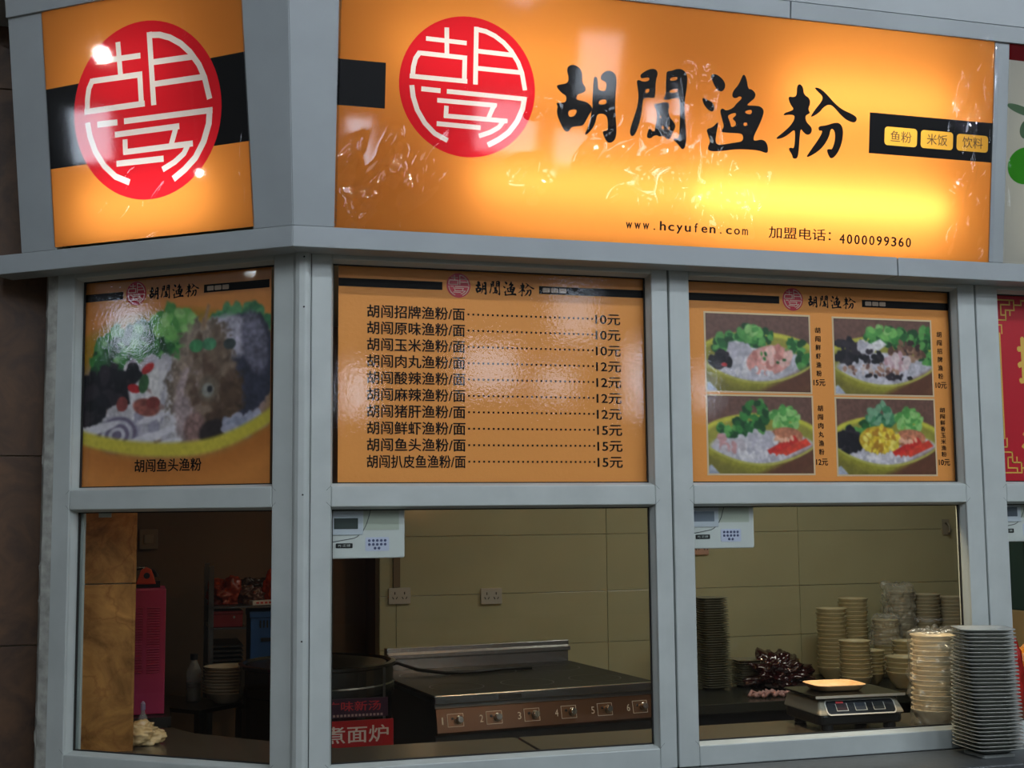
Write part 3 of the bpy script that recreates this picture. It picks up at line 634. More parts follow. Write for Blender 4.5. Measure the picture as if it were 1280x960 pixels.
# ---- painted food pictures (flat print)
class Canvas:
    def __init__(s, w, h, seed=1):
        s.w, s.h = w, h; s.a = np.zeros((h, w, 3)); s.r = np.random.RandomState(seed)
        s.Y, s.X = np.mgrid[0:h, 0:w]; s.X = (s.X+.5)/w; s.Y = (s.Y+.5)/h
        s.asp = w/h
        g = s.r.rand(h//3+2, w//3+2); s.n1 = s.up(g); g = s.r.rand(h//9+2, w//9+2); s.n2 = s.up(g)
    def up(s, g):
        yy = np.linspace(0, g.shape[0]-1.001, s.h); xx = np.linspace(0, g.shape[1]-1.001, s.w)
        y0 = yy.astype(int); x0 = xx.astype(int); fy = (yy-y0)[:, None]; fx = (xx-x0)[None]
        return (g[y0][:, x0]*(1-fy)*(1-fx) + g[y0+1][:, x0]*fy*(1-fx) + g[y0][:, x0+1]*(1-fy)*fx + g[y0+1][:, x0+1]*fy*fx)
    def put(s, m, col, var=.25):
        c = np.array(col)/255.; v = (s.n1*.6 + s.n2*.4 - .5)*2*var
        s.a += m[..., None]*(np.clip(c*(1+v[..., None]), 0, 1) - s.a)
    def ell(s, cx, cy, rx, ry, col, rot=0, soft=.06, var=.25, wob=.0):
        x = (s.X-cx)*s.asp; y = s.Y-cy; c, q = cos(rot), sin(rot)
        u = (x*c + y*q)/(rx*s.asp); w = (-x*q + y*c)/ry
        d = np.sqrt(u*u+w*w) + (s.n1-.5)*wob + (s.n2-.5)*wob
        s.put(np.clip((1-d)/soft + .5, 0, 1), col, var)
    def below(s, f, col, soft=.012, var=.15): s.put(np.clip((s.Y - f(s.X))/soft + .5, 0, 1), col, var)
    def band(s, f, hw, col, var=.1, x0=0, x1=1): s.put(np.clip((hw - abs(s.Y - f(s.X)))/.012 + .5, 0, 1)*(s.X >= x0)*(s.X <= x1), col, var)
    def poly(s, P, col, var=.2, soft=.012):
        m = np.ones_like(s.X)
        P = [(a*s.asp, b) for a, b in P]; X = s.X*s.asp
        sgn = 1 if sum((P[i][0]*P[(i+1) % len(P)][1] - P[(i+1) % len(P)][0]*P[i][1]) for i in range(len(P))) > 0 else -1
        for i in range(len(P)):
            (ax, ay), (bx, by) = P[i], P[(i+1) % len(P)]; L = math.hypot(bx-ax, by-ay)
            d = sgn*((bx-ax)*(s.Y-ay) - (by-ay)*(X-ax))/L; m = np.minimum(m, np.clip(d/soft + .5, 0, 1))
        s.put(m, col, var)
    def scat(s, n, cx, cy, rx, ry, r, cols, seed=0, flatn=.8, soft=.25):
        q = random.Random(seed)
        for i in range(n):
            a = q.uniform(0, 2*pi); t = math.sqrt(q.random()); c = cols[q.randrange(len(cols))]; k = q.uniform(.7, 1.3)
            s.ell(cx + rx*t*cos(a), cy + ry*t*sin(a), r*k/s.asp*1.2, r*k*flatn, c, q.uniform(0, 3), soft, .15, .3)
    def blur(s, n=2):
        for _ in range(n):
            p = np.pad(s.a, ((1, 1), (1, 1), (0, 0)), 'edge'); s.a = (p[:-2, 1:-1] + p[2:, 1:-1] + p[1:-1, :-2] + p[1:-1, 2:] + 2*p[1:-1, 1:-1])/6
    def build(s, name, parent, x0, x1, y0, y1, z):
        s.blur()
        V = np.stack([(x0 + (x1-x0)*s.X).ravel(), (y1 - (y1-y0)*s.Y).ravel(), np.full(s.X.size, z)], 1)
        V[:, 0] = x0 + (V[:, 0] - V[:, 0].min())*(x1-x0)/(V[:, 0].max()-V[:, 0].min()); V[:, 1] = y0 + (V[:, 1]-V[:, 1].min())*(y1-y0)/(V[:, 1].max()-V[:, 1].min())
        w, h = s.w, s.h; i, j = np.meshgrid(np.arange(w-1), np.arange(h-1)); q = (j*w+i).ravel()
        F = np.stack([q, q+w, q+w+1, q+1], 1)
        me = bpy.data.meshes.new(name); me.vertices.add(len(V)); me.vertices.foreach_set('co', V.ravel())
        me.loops.add(F.size); me.loops.foreach_set('vertex_index', F.ravel()); me.polygons.add(len(F)); me.polygons.foreach_set('loop_start', np.arange(0, F.size, 4))
        me.update(calc_edges=True); ca = me.color_attributes.new('Col', 'FLOAT_COLOR', 'POINT')
        a = np.clip(s.a, 0, 1); l_ = np.where(a <= .04045, a/12.92, ((a+.055)/1.055)**2.4).reshape(-1, 3)
        ca.data.foreach_set('color', np.concatenate([l_, np.ones((len(l_), 1))], 1).astype('f').ravel()); me.materials.append(print_photo)
        return link(name, me, parent)
GR = [(60, 130, 60), (40, 100, 50), (95, 160, 80), (30, 75, 40)]; GL = [(120, 185, 95), (85, 155, 75), (150, 200, 120)]
WH = [(205, 200, 205), (185, 180, 190), (225, 220, 222)]; BK = [(30, 28, 35), (50, 42, 50), (20, 20, 25)]
YB, YI, YD = (185, 178, 60), (150, 145, 50), (120, 112, 45)
def bowl_base(c, rim=.62):
    c.put(np.ones_like(c.X), (118, 84, 72), .2); c.put(np.clip(c.n2*.5, 0, 1)*(c.Y < .5), (90, 66, 60), .1)
    c.ell(.5, .56, .60, .34, (200, 195, 70), 0, .05, .1); c.ell(.5, .58, .56, .30, (150, 145, 60), 0, .1, .1)
    c.ell(.52, .66, .50, .22, (190, 186, 195), 0, .1, .25)
def bowl_front(c, a=.64, d=.23):
    f = lambda x: a + d*np.sin(np.clip(x, 0, 1)*pi)**.8
    c.below(f, YI); c.below(lambda x: f(x)+.10, YD, .1); c.below(lambda x: 1.35 - .35*x*2 + 0*x, (100, 62, 45), .1, .1)
    c.below(lambda x: 1.08 - .9*np.clip(x-.75, 0, 1), (105, 68, 48), .04); c.band(lambda x: f(x)+.012, .016, (182, 176, 86))
    c.poly([(0, .9), (.03, .88), (.12, 1.02), (0, 1.02)], (170, 175, 190)); 
def photo(k):
    c = Canvas(156, 104, 10+k); bowl_base(c)
    if k == 0:
        c.scat(60, .42, .30, .22, .14, .05, GR, 1); c.scat(16, .42, .24, .10, .08, .05, GL, 2); c.scat(20, .17, .40, .10, .10, .05, GR, 3); c.scat(20, .84, .38, .09, .07, .05, GR, 4); c.scat(20, .93, .55, .05, .12, .05, GR, 14)
        c.scat(26, .36, .52, .14, .12, .07, WH, 5); c.scat(24, .12, .60, .10, .10, .05, BK, 6); c.ell(.17, .66, .03, .025, (170, 50, 50))
        c.ell(.60, .59, .22, .19, (215, 150, 140), -.2, .08, .2); c.scat(26, .64, .56, .20, .15, .05, [(225, 170, 160), (200, 130, 120), (235, 190, 180)], 7); c.scat(6, .66, .50, .15, .12, .022, GR, 8)
        c.scat(30, .4, .75, .30, .05, .03, WH, 9); bowl_front(c)
    if k == 1:
        c.scat(70, .62, .24, .30, .12, .05, GR, 1); c.scat(20, .48, .18, .14, .08, .05, GL, 2); c.scat(40, .94, .35, .08, .25, .05, GR, 3)
        c.scat(40, .16, .42, .15, .16, .05, BK, 4); c.scat(22, .32, .38, .06, .06, .05, WH, 5); c.poly([(.38, .32), (.47, .26), (.54, .33), (.44, .43)], (225, 222, 222))
        c.scat(50, .74, .42, .18, .14, .04, [(130, 95, 75), (95, 65, 55), (165, 130, 105), (60, 42, 42)], 6); c.scat(26, .64, .58, .13, .12, .05, [(205, 175, 180), (190, 150, 155), (215, 195, 195)], 7)
        c.scat(16, .38, .50, .12, .07, .04, BK, 8); c.scat(40, .40, .68, .32, .07, .03, [(170, 130, 110), (120, 85, 75), (200, 185, 180)], 9); c.scat(14, .55, .76, .25, .03, .03, BK, 10); bowl_front(c)
    if k in (2, 3):
        c.scat(46, .30, .42, .20, .10, .05, GR, 1); c.scat(50, .45, .28, .12, .22, .05, GR if k == 2 else [(70, 130, 90), (40, 100, 70), (120, 165, 130)], 2); c.scat(26, .74, .30, .13, .12, .055, GL, 3); c.scat(12, .74, .22, .06, .06, .05, GL, 13)
        c.ell(.74, .52, .16, .12, (190, 120, 90), 0, .1, .3)
        if k == 2: c.scat(36, .46, .60, .18, .14, .055, WH, 4); c.scat(20, .20, .60, .12, .10, .05, [(195, 185, 190), (200, 150, 150)], 5)
        else:
            c.scat(36, .10, .56, .13, .15, .06, BK, 6); c.ell(.42, .54, .20, .18, (205, 170, 50), 0, .08, .2); c.scat(80, .43, .54, .20, .17, .035, [(235, 210, 70), (220, 185, 50), (240, 222, 110), (180, 130, 40)], 4)
        c.poly([(.55, .70), (.60, .78), (.86, .58), (.82, .50)], (205, 50, 42)); c.poly([(.60, .76), (.68, .80), (.98, .62), (.93, .54)], (220, 70, 50)); c.scat(10, .72, .55, .10, .04, .03, [(235, 180, 150)], 7)
        c.scat(34, .45, .78, .36, .05, .035, WH, 9); bowl_front(c)
    return c
# picture menu
p3 = poster(1.046, 1.912, 1.679, 2.240, PM, 'orange poster with four photographs of noodle bowls')
header(p3, (1.046, 1.338), 1.380, (1.428, 1.580), (1.600, 1.905))
fr = mat('photo_border', (215, 190, 150), .5)
info = [((1.111, 1.427, 1.929, 2.1425), '胡闯鲜虾渔粉', '15元', 1.455, 2.105), ((1.506, 1.820, 1.927, 2.141), '胡闯招牌渔粉', '10元', 1.849, 2.105),
        ((1.111, 1.4285, 1.703, 1.915), '胡闯肉丸渔粉', '12元', 1.455, 1.885), ((1.506, 1.8205, 1.700, 1.913), '胡闯鲜香玉米渔粉', '10元', 1.849, 1.885)]
for k, ((x0, x1, y0, y1), s_, pr, tx, ty) in enumerate(info):
    flat('photo_border', [(x0-.005, y0-.005), (x1+.005, y0-.005), (x1+.005, y1+.005), (x0-.005, y1+.005)], fr, p3, .0002)
    part_label(photo(k).build('food_picture', p3, x0, x1, y0, y1, .0012), ['printed picture of a bowl with pink prawns and greens', 'printed picture of a bowl with brown mushrooms and white tofu', 'printed picture of a bowl with meatballs and tomato slices', 'printed picture of a bowl with yellow corn and tomato slices'][k])
    n = len(s_); span = .122 if n == 6 else .127
    for i, chs in enumerate(s_):
        text(chs, 'vertical_character', black_m, p3, tx, ty - i*span/(n-1), .0165, .0165 if n == 6 else .0145, bold=.016)
    text(pr, 'price', black_m, p3, tx, (1.957 if k < 2 else 1.7345), .037, .019, bold=.02)
# fish poster
p1 = poster(-.722, -.110, 1.676, 2.243, PL, 'orange poster with a picture of a fish head in a yellow bowl')
header(p1, (-.722, -.567), -.525, (-.483, -.327), (-.312, -.115))
text('胡闯鱼头渔粉', 'dish_name', black_m, p1, -.4155, 1.733, .208, .034, bold=.016)
c = Canvas(270, 250, 44); OR = (220, 140, 66)
c.put(np.ones_like(c.X), OR, .03)
c.ell(.50, .54, .62, .36, (176, 132, 34), 0, .10, .08); c.ell(.30, .36, .24, .06, (205, 180, 70), -.45, .5, .1)
c.ell(.50, .60, .52, .28, (150, 125, 120), 0, .2, .2)
c.scat(150, .38, .34, .26, .09, .03, GR, 1); c.scat(80, .20, .42, .10, .08, .025, GR, 2); c.scat(40, .52, .25, .10, .06, .03, GL, 3)
c.scat(110, .46, .56, .26, .15, .035, WH, 5); c.scat(140, .30, .72, .30, .07, .030, WH + [(165, 160, 178)], 6)
c.scat(70, .18, .53, .13, .08, .035, BK, 7); c.scat(50, .07, .62, .09, .07, .035, BK, 8); c.scat(24, .30, .50, .07, .05, .03, BK, 9)
for q_ in range(5): c.ell(.235, .755, .105 - q_*.02, .085 - q_*.016, [(118, 108, 132), (196, 192, 203)][q_ % 2], -.2, .12, .15)
for cx, cy, w_, h_ in ((.15, .72, .10, .02), (.36, .78, .12, .02), (.50, .74, .10, .016), (.50, .80, .08, .02), (.42, .68, .09, .014)): c.ell(cx, cy, w_, h_, (222, 218, 225), -.25, .3, .1)
c.poly([(.29, .55), (.35, .50), (.38, .60), (.31, .66)], (228, 224, 228)); c.poly([(.385, .47), (.44, .45), (.46, .60), (.42, .60)], (220, 216, 215))
c.ell(.39, .45, .035, .02, (190, 50, 50), -.5); c.ell(.32, .54, .035, .02, (180, 40, 45), .3); c.ell(.26, .61, .03, .035, (150, 75, 70), .2); c.ell(.385, .63, .07, .04, (150, 85, 75), .2, .2, .4); c.ell(.42, .61, .035, .028, (130, 60, 55)); c.ell(.37, .52, .025, .045, (60, 100, 60), .2)
c.scat(70, .86, .26, .14, .06, .03, [(90, 150, 100), (60, 120, 80)], 10)
c.ell(.86, .46, .17, .24, (60, 62, 78), .15, .08, .3, .1); c.ell(.80, .32, .15, .09, (175, 170, 185), .2, .3, .4, .3); c.ell(.92, .36, .06, .14, (110, 108, 125), -.2, .3, .4)
c.ell(.655, .50, .15, .26, (140, 122, 108), .18, .2, .4, .3); c.ell(.74, .60, .13, .17, (92, 72, 56), .2, .15, .4, .2); c.ell(.60, .60, .07, .18, (170, 150, 150), .15, .25, .3, .2)
c.poly([(.645, .30), (.690, .17), (.700, .18), (.672, .31)], (150, 120, 95)); c.ell(.64, .34, .07, .07, (150, 132, 118), .4, .4, .3, .3)
c.scat(60, .70, .48, .11, .20, .025, [(118, 98, 82), (102, 80, 66), (140, 120, 104)], 12, soft=.8); c.scat(30, .76, .62, .08, .12, .02, [(80, 60, 48), (95, 74, 58)], 13, soft=.8)
c.ell(.70, .56, .050, .058, (112, 98, 84), .2, .4); c.ell(.695, .565, .030, .032, (150, 150, 142), .2, .4); c.ell(.705, .56, .013, .015, (40, 40, 44), 0, .3)
c.ell(.635, .36, .035, .03, (70, 140, 90)); c.ell(.70, .355, .035, .028, (80, 145, 105)); c.ell(.80, .36, .03, .025, (60, 70, 70))
c.ell(.63, .73, .05, .07, (140, 110, 105), .3, .3, .4); c.ell(.72, .75, .07, .05, (50, 42, 42), -.4, .3); c.scat(24, .86, .72, .10, .04, .03, [(175, 175, 195), (150, 155, 175)], 15)
f = lambda x: .70 + .115*np.sin(np.clip((x+.05)/1.15, 0, 1)*pi)**.7 - .06*np.clip(x-.6, 0, 1)*3*np.clip(x-.6, 0, 1)*2.5 - .0*x
c.below(lambda x: f(x)+.045, (196, 120, 52), .07, .04); m_ = np.clip((.032 - abs(c.Y - f(c.X) - .014))/.02 + .5, 0, 1); c.put(m_, (212, 196, 70), .08)
c.below(lambda x: f(x)+.14, OR, .10, .03)
part_label(c.build('food_picture', p1, -.722, -.110, 1.6765, 2.2425, .0003), 'printed picture of a fish head over noodles, greens and dark fungus')
# red poster
red_print = mat('red_print', (190, 28, 44), .35, bump=.2, bscale=90); gold = mat('gold_print', (220, 180, 80), .4)
p4 = poster(2.027, 2.915, 1.679, 2.240, PM, 'red poster with gold key-pattern border at the right edge', red_print, 'red_poster')
b = MB()
def ln(x0, y0, x1, y1, w=.0022):
    b.prism([(min(x0, x1)-w, min(y0, y1)-w), (max(x0, x1)+w, min(y0, y1)-w), (max(x0, x1)+w, max(y0, y1)+w), (min(x0, x1)-w, max(y0, y1)+w)], .0002, .0008)
for sx_, X0 in ((1, 2.050), (-1, 2.892)):
    for sy_, Y0 in ((-1, 2.215), (1, 1.705)):
        P = lambda u, v: (X0 + sx_*u, Y0 + sy_*v)
        for (a0, b0, a1, b1) in ((0, 0, .060, 0), (0, 0, 0, .075), (.014, .014, .045, .014), (.045, .014, .045, .0), (.014, .014, .014, .045), (.014, .045, .03, .045), (.03, .03, .03, .06), (0, .06, .03, .06), (.03, .03, .06, .03), (.06, 0, .06, .03), (.045, .03, .045, .045), (0, .075, .014, .075), (.014, .075, .014, .10), (.06, .014, .085, .014), (.085, .0, .085, .014)):
            ln(*P(a0, b0), *P(a1, b1), w=.0020)
    ln(X0 + sx_*.006, 2.115, X0 + sx_*.006, 1.805)
ln(2.135, 2.215, 2.807, 2.215); ln(2.135, 1.705, 2.807, 1.705)
b.build('key_border', gold, p4)
text('推', 'gold_character', gold, p4, 2.162, 2.037, .098, .140, bold=.03); text('油', 'gold_character', gold, p4, 2.162, 1.765, .098, .125, bold=.03)

# ================================================================== CARD READERS behind the glass
keys_m = mat('key_blue_grey', (150, 155, 185), .5); key_dark = mat('key_dark', (90, 95, 130), .5)
def reader(x0, z0, label, lcd_m, group=None):
    t = thing('card_reader', label, 'card reader', M=sheet(NM, XM, (x0, .048, z0)))
    w, h = .190, .126
    MB().prism(rrect(-.012, w, 0, h, .006), -.032, 0).build('body', white_plastic, t, bevel=.003)
    a = MB(); pts = []
    for i in range(15):
        u = i/14; pts.append((.0 + .108*u, .040 + .018*u + .055*max(0, u-.55)**2/.2 + (.030*max(0, (u-.8)/.2)**2), .0005))
    pts.append((.112, .126, .0005)); pts = [(-.005, .036, .0005)] + pts
    a.tube(pts, .0011, 6).build('groove', mat('groove_grey', (95, 98, 100), .6), t)
    MB().prism(rrect(.004, .084, .058, .118, .004), -.001, .0025).build('screen_bezel', mat('bezel_white', (190, 196, 205), .4), t, bevel=.001)
    part_label(MB().prism([(.011, .073), (.071, .073), (.071, .100), (.011, .100)], .002, .0032).build('screen', lcd_m, t), 'grey display')
    lb = MB().prism(rrect(.016, .058, .026, .038, .002), 0, .0009).build('name_plate', black_plastic, t)
    text('PJ 正捷', 'name_words', mat('plate_words', (190, 195, 190), .5), t, .0375, .032, .030, .007, z=.001)
    pl = MB().prism(rrect(.090, .150, .018, .052, .003), 0, .001)
    o = pl.build('keypad', mat('keypad_pale', (195, 200, 222), .45), t)
    k0 = None
    for r_ in range(3):
        for cidx in range(5 if r_ < 2 else 2):
            x = .100 + cidx*.0100 + (.0145 if r_ == 2 else 0); y = .044 - r_*.0095
            if not k0: k0 = MB().lathe([(.0034, 0), (.0034, .0012), (.0026, .002)], 10).mesh('key'); k0.materials.append(key_dark)
            link('key', k0, o).location = (x, y, .001)
    MB().box(.085, .175, .070, .118, -.001, .0006).build('cover_panel', mat('panel_greenish', (180, 186, 172), .4), t)
    return t
reader(.083, 1.4925, 'white card reader with dark screen behind the leftmost counter window of the long front', lcd)
reader(1.052, 1.5010, 'white card reader with pale screen in the corner of the window showing the bowls', mat('pale_lcd', (120, 128, 140), .2))
reader(2.016, 1.5050, 'white card reader at the right edge under the red poster', mat('mid_lcd', (95, 102, 112), .25))

# ================================================================== INNER COUNTER (stone, follows both facades)
ic = thing('stone_counter', 'brown stone counter just inside the windows', 'counter')
CZ = .97
MB().prism([(-.52, .47), (.0, .07), (.667, .058), (.667, .42), (.16, .42), (-.20, .80), (-.26, .93), (-.37, .93), (-.37, .565), (-.52, .565)], CZ-.03, CZ).build('slab', dark_stone, ic, bevel=.002)
MB().prism([(.676, .058), (2.60, .058), (2.60, .44), (.676, .42)], CZ-.03, CZ).build('slab', dark_stone, ic, bevel=.002)
MB().box(.70, 2.58, .36, .38, 0, CZ-.03).box(.16, .66, .36, .38, 0, CZ-.03).build('base', steel_d, ic)
bc = thing('back_counter', 'dark worktop along the back wall under the bowls and plates', 'counter', loc=(0, 0, 0))
BZ = .80
MB().box(1.80, 4.5, 1.86, 2.595, BZ-.04, BZ).build('worktop', mat('dark_worktop', (46, 48, 44), .25), bc, bevel=.003)
MB().box(1.84, 4.46, 1.95, 2.59, 0, BZ-.04).build('cabinet', mat('dark_cabinet', (52, 52, 56), .4, .3), bc)

# ================================================================== HOB RANGE
rg = thing('hob_range', 'six-knob stainless hob range with brown control panel', 'cooker', loc=(.667, 1.44, 0), rz=radians(6))
X0, X1, Yf, Yb, ZT = 0, .905, 0, .80, .95
MB().box(X0, X1, Yf, Yb, ZT-.012, ZT).build('hob_top', ceran, rg, bevel=.002)
MB().box(X0, X1, Yf-.006, Yf+.01, ZT-.030, ZT+.001).build('front_edge', steel, rg, bevel=.003)
MB().extr([(Yf+.012, ZT-.030), (Yf+.010, ZT-.046), (Yf-.008, ZT-.132), (Yf+.02, ZT-.148), (Yb, ZT-.148), (Yb, ZT-.03)], 'x', X0+.004, X1-.004).build('body', steel_d, rg)
cpn = MB().extr([(Yf+.002, ZT-.046), (Yf-.018, ZT-.130), (Yf+.004, ZT-.142), (Yf+.012, ZT-.046)], 'x', X0+.004, X1-.002).build('control_panel', copper_panel, rg, bevel=.002)
MB().box(X0+.01, X1-.01, Yf+.02, Yb, .02, ZT-.148).build('cabinet', steel_d, rg)
# raised back
MB().extr([(Yb-.006, ZT), (Yb-.006, ZT+.045), (Yb-.03, ZT+.05), (Yb-.03, ZT+.068), (Yb-.012, ZT+.072), (Yb-.012, ZT+.092), (Yb+.03, ZT+.092), (Yb+.03, ZT)], 'x', X0+.06, X1-.01).build('splash_rail', steel, rg, bevel=.0015)
ring = mat('hob_ring', (75, 74, 68), .3, .3)
for i in range(3):
    for j in range(2):
        cx, cy = X0 + .16 + i*.29, Yf + .21 + j*.38
        h = MB().shell([(.105, ZT), (.105, ZT+.0006), (.101, ZT+.0006), (.101, ZT)], 36, (cx, cy)); h.build('hob_ring', ring, rg)
nd = Vector((0, -.084, -.020)).normalized()
tlt = math.atan2(.020, .084)
Mp = Matrix.Translation((X0, Yf-.0085, ZT-.088)) @ basis((1, 0, 0), Vector((0, .020, .084)).normalized(), Vector((1, 0, 0)).cross(Vector((0, .020, .084)).normalized()), (0, 0, 0))
silver = mat('silver_print', (235, 225, 205), .4)
for k in range(6):
    cx = .075 + k*.1495
    pl = MB().box(cx-.030, cx+.030, -.022, .022, .0005, .002).build('switch_plate', mat('bronze_plate', (120, 88, 62) if k < 5 else (120, 88, 62), .3, .6), rg, M=Mp)
    b = MB()
    for (a0, a1, b0, b1) in ((-.031, .031, -.023, -.0215), (-.031, .031, .0215, .023), (-.031, -.0295, -.023, .023), (.0295, .031, -.023, .023)): b.box(cx+a0, cx+a1, b0, b1, .0018, .0028)
    b.build('plate_border', silver, rg, M=Mp)
    MB().lathe([(.005, .001), (.005, .005), (.003, .006)], 10, (cx-.011, .006)).build('indicator_lamp', black_plastic, rg, M=Mp)
    kb_ = MB().lathe([(.0155, .002), (.0155, .006), (.0125, .008), (.0125, .022), (.011, .024)], 24, (cx+.013, 0)).build('knob', chrome, rg, smooth=False, bevel=.0006, M=Mp)
    MB().box(cx+.0115, cx+.0145, -.0115, .0115, .024, .0275).build('pointer', chrome, kb_)
    text(str(k+1), 'numeral', silver, rg, 0, 0, .013 if k else .005, .026).matrix_local = Mp @ Matrix.Translation((cx-.049, 0, 0))
MB().box(X0+.245, X0+.335, Yf-.0075, Yf-.006, ZT-.024, ZT-.008).build('name_plate', steel_d, rg)
pts = [(.01, .68, ZT+.03), (.07, .68, ZT+.045), (.14, .62, ZT+.02), (.24, .56, ZT+.0085), (.38, .54, ZT+.0085), (.5, .59, ZT+.0085), (.62, .56, ZT+.0085)]
ocb = tag(MB().tube(pts, .007, 8).build('power_cable', black_plastic, smooth=True), 'black cable lying on the dark hob top', 'cable'); ocb.location = (.667, 1.44, 0); ocb.rotation_euler = (0, 0, radians(6))

# ================================================================== NOODLE BOILER
nb_ = thing('noodle_boiler', 'round stainless noodle boiler with red lettered sign', 'boiler', loc=(.285, 1.72, 0))
R_ = .285
MB().lathe([(R_-.01, 0), (R_-.01, .95), (R_, .955), (R_, .985), (R_-.004, .99), (R_-.004, 1.045), (R_+.004, 1.05), (R_+.004, 1.06), (R_-.012, 1.063), (R_-.02, 1.055), (R_-.03, .99)], 48).build('drum', mat('drum_steel', (120, 120, 118), .25, 1), nb_, smooth=False)
MB().lathe([(R_-.03, 1.055), (.10, 1.075), (.03, 1.082), (.03, 1.095), (.018, 1.10)], 40).build('lid', steel_d, nb_)
def curved(parent, name, m, a0, a1, z0, z1, r, th=.003):
    b = MB(); n = 16; vs = []; fs = []
    for i in range(n+1):
        a = a0 + (a1-a0)*i/n
        for rr_, z in ((r, z0), (r, z1), (r+th, z1), (r+th, z0)): vs.append((rr_*cos(a), rr_*sin(a), z))
    for i in range(n):
        for k in range(4): fs.append((i*4+k, i*4+(k+1) % 4, i*4+4+(k+1) % 4, i*4+4+k))
    fs += [(0, 1, 2, 3), tuple(n*4+3-k for k in range(4))]
    return b.add(vs, fs).build(name, m, parent)
sgn = thing('boiler_sign', 'red sign with white characters hanging before the boiler', 'sign', M=sheet(NM, XM, (.16, 1.385, .765)))
MB().box(0, .345, .0, .125, 0, .006).build('board', mat('sign_red', (175, 16, 24), .4), sgn, bevel=.001)
text('煮面炉', 'sign_characters', mat('sign_white', (225, 215, 210), .5), sgn, .215, .078, .225, .058, z=.0062, bold=.01)
text('广味新汤面 新品', 'small_print', mat('sign_small', (225, 90, 60), .5), sgn, .18, .018, .27, .015, z=.0062)
MB().box(0, .325, .135, .200, 0, .006).build('upper_board', mat('sign_purple', (52, 22, 52), .4), sgn, bevel=.001)
text('广味新汤', 'upper_characters', mat('sign_pink', (190, 45, 60), .5), sgn, .205, .174, .19, .034, z=.0062, bold=.01)
b = MB()
for k in range(22): b.box(.03+k*.0128, .038+k*.0128, .139, .147, .0062, .0068)
b.build('trim_dashes', mat('sign_grey', (165, 140, 140), .5), sgn)
for x in (.02, .31): MB().box(x, x+.008, .0, .30, -.006, -.001).build('strap', steel_d, sgn)
MB().box(.0, .345, -.045, -.003, .21, .225).build('bracket', steel_d, sgn)

# ================================================================== SOCKETS on the back wall
def socket(x, z, label, w=.100, m=None):
    t = thing('wall_socket', label, 'socket', M=sheet(NM, XM, (x, 2.598, z)))
    MB().prism(rrect(-w/2, w/2, -.036, .036, .004), 0, .012).build('face_plate', m or mat('socket_white', (190, 188, 178), .4), t, bevel=.0015)
    for sx_ in (-.022, .022):
        b = MB().box(sx_-.0022, sx_+.0022, .006, .018, .0122, .0128)
        for q_ in (-1, 1):
            b.prism([(sx_+q_*.006-.002, -.014), (sx_+q_*.006+.002, -.014), (sx_+q_*.011+.002, -.004), (sx_+q_*.011-.002, -.004)], .0122, .0128)
        b.build('slots', black_plastic, t)
    return t
socket(.770, 1.237, 'double wall socket at the foot of the cable duct')
socket(1.197, 1.225, 'double wall socket in the middle above the hob range')
tag(MB().box(.742, .772, 2.585, 2.597, 1.275, 2.0).build('cable_duct', mat('duct', (120, 104, 82), .5)), 'brown vertical cable duct above the left double socket', 'cable duct')
t = socket(2.25, 1.43, 'pinkish wall socket just under the card reader beside the bowls', .075, mat('socket_pink', (200, 160, 140), .5))
t = thing('wall_hook', 'small grey wall hook bracket high at the right of the back wall', 'hook', M=sheet(NM, XM, (3.62, 2.598, 1.50)))
MB().box(-.02, .02, -.03, .05, 0, .008).build('plate', mat('hook_grey', (150, 145, 130), .4), t, bevel=.001)
MB().tube([(0, .03, .008), (0, .02, .035), (0, -.01, .04), (0, -.02, .03)], .006).build('hook', mat('hook_grey', (150, 145, 130), .4), t, smooth=True)

# ================================================================== PLATES AND BOWLS
ONES = ['', 'first', 'second', 'third', 'fourth', 'fifth', 'sixth', 'seventh', 'eighth', 'ninth', 'tenth', 'eleventh', 'twelfth', 'thirteenth', 'fourteenth', 'fifteenth', 'sixteenth', 'seventeenth', 'eighteenth', 'nineteenth']
TENS = {2: ('twentieth', 'twenty'), 3: ('thirtieth', 'thirty'), 4: ('fortieth', 'forty'), 5: ('fiftieth', 'fifty')}
def ordw(n, total):
    if n == 1: return 'topmost'
    if n == total: return 'lowest'
    if n < 20: return ONES[n] + ' from top'
    a, b = TENS[n//10]
    return (a if n % 10 == 0 else b + '-' + ONES[n % 10]) + ' from top'
def plate_mesh(name, half, h, m, sup=5, seg=32):
    r = half; b = MB().shell([(.0001, 0), (r*.55, 0), (r*.60, h*.2), (r*.90, h*.82), (r, h*.98), (r, h*1.07), (r*.94, h*1.02), (r*.62, h*.45), (r*.55, h*.3), (.0001, h*.3)], seg, sup=sup)
    me = b.mesh(name, True); me.materials.append(m); return me
china = mat('grey_white_china', (172, 175, 168), .25, coat=.3)
china_y = mat('cream_china', (205, 196, 160), .35)
def stack(me, name, x, y, z, n, pitch, lab, cat, group, jit=.001, lean=(0, 0), rot0=0, twist=0, scl=None, kind='round'):
    for i in range(n):
        o = bpy.data.objects.new(name, me); COL.objects.link(o)
        o.location = (x + lean[0]*i + rnd.uniform(-jit, jit), y + lean[1]*i + rnd.uniform(-jit, jit), z + i*pitch)
        o.rotation_euler = (rnd.uniform(-.006, .006), rnd.uniform(-.006, .006), rot0 + twist*i/n + rnd.uniform(-.02, .02))
        if scl: o.scale = (scl, scl, scl)
        tag(o, lab % ordw(n - i, n), cat, group)
pm = plate_mesh('square_plate', .0745, .015, china, sup=7)
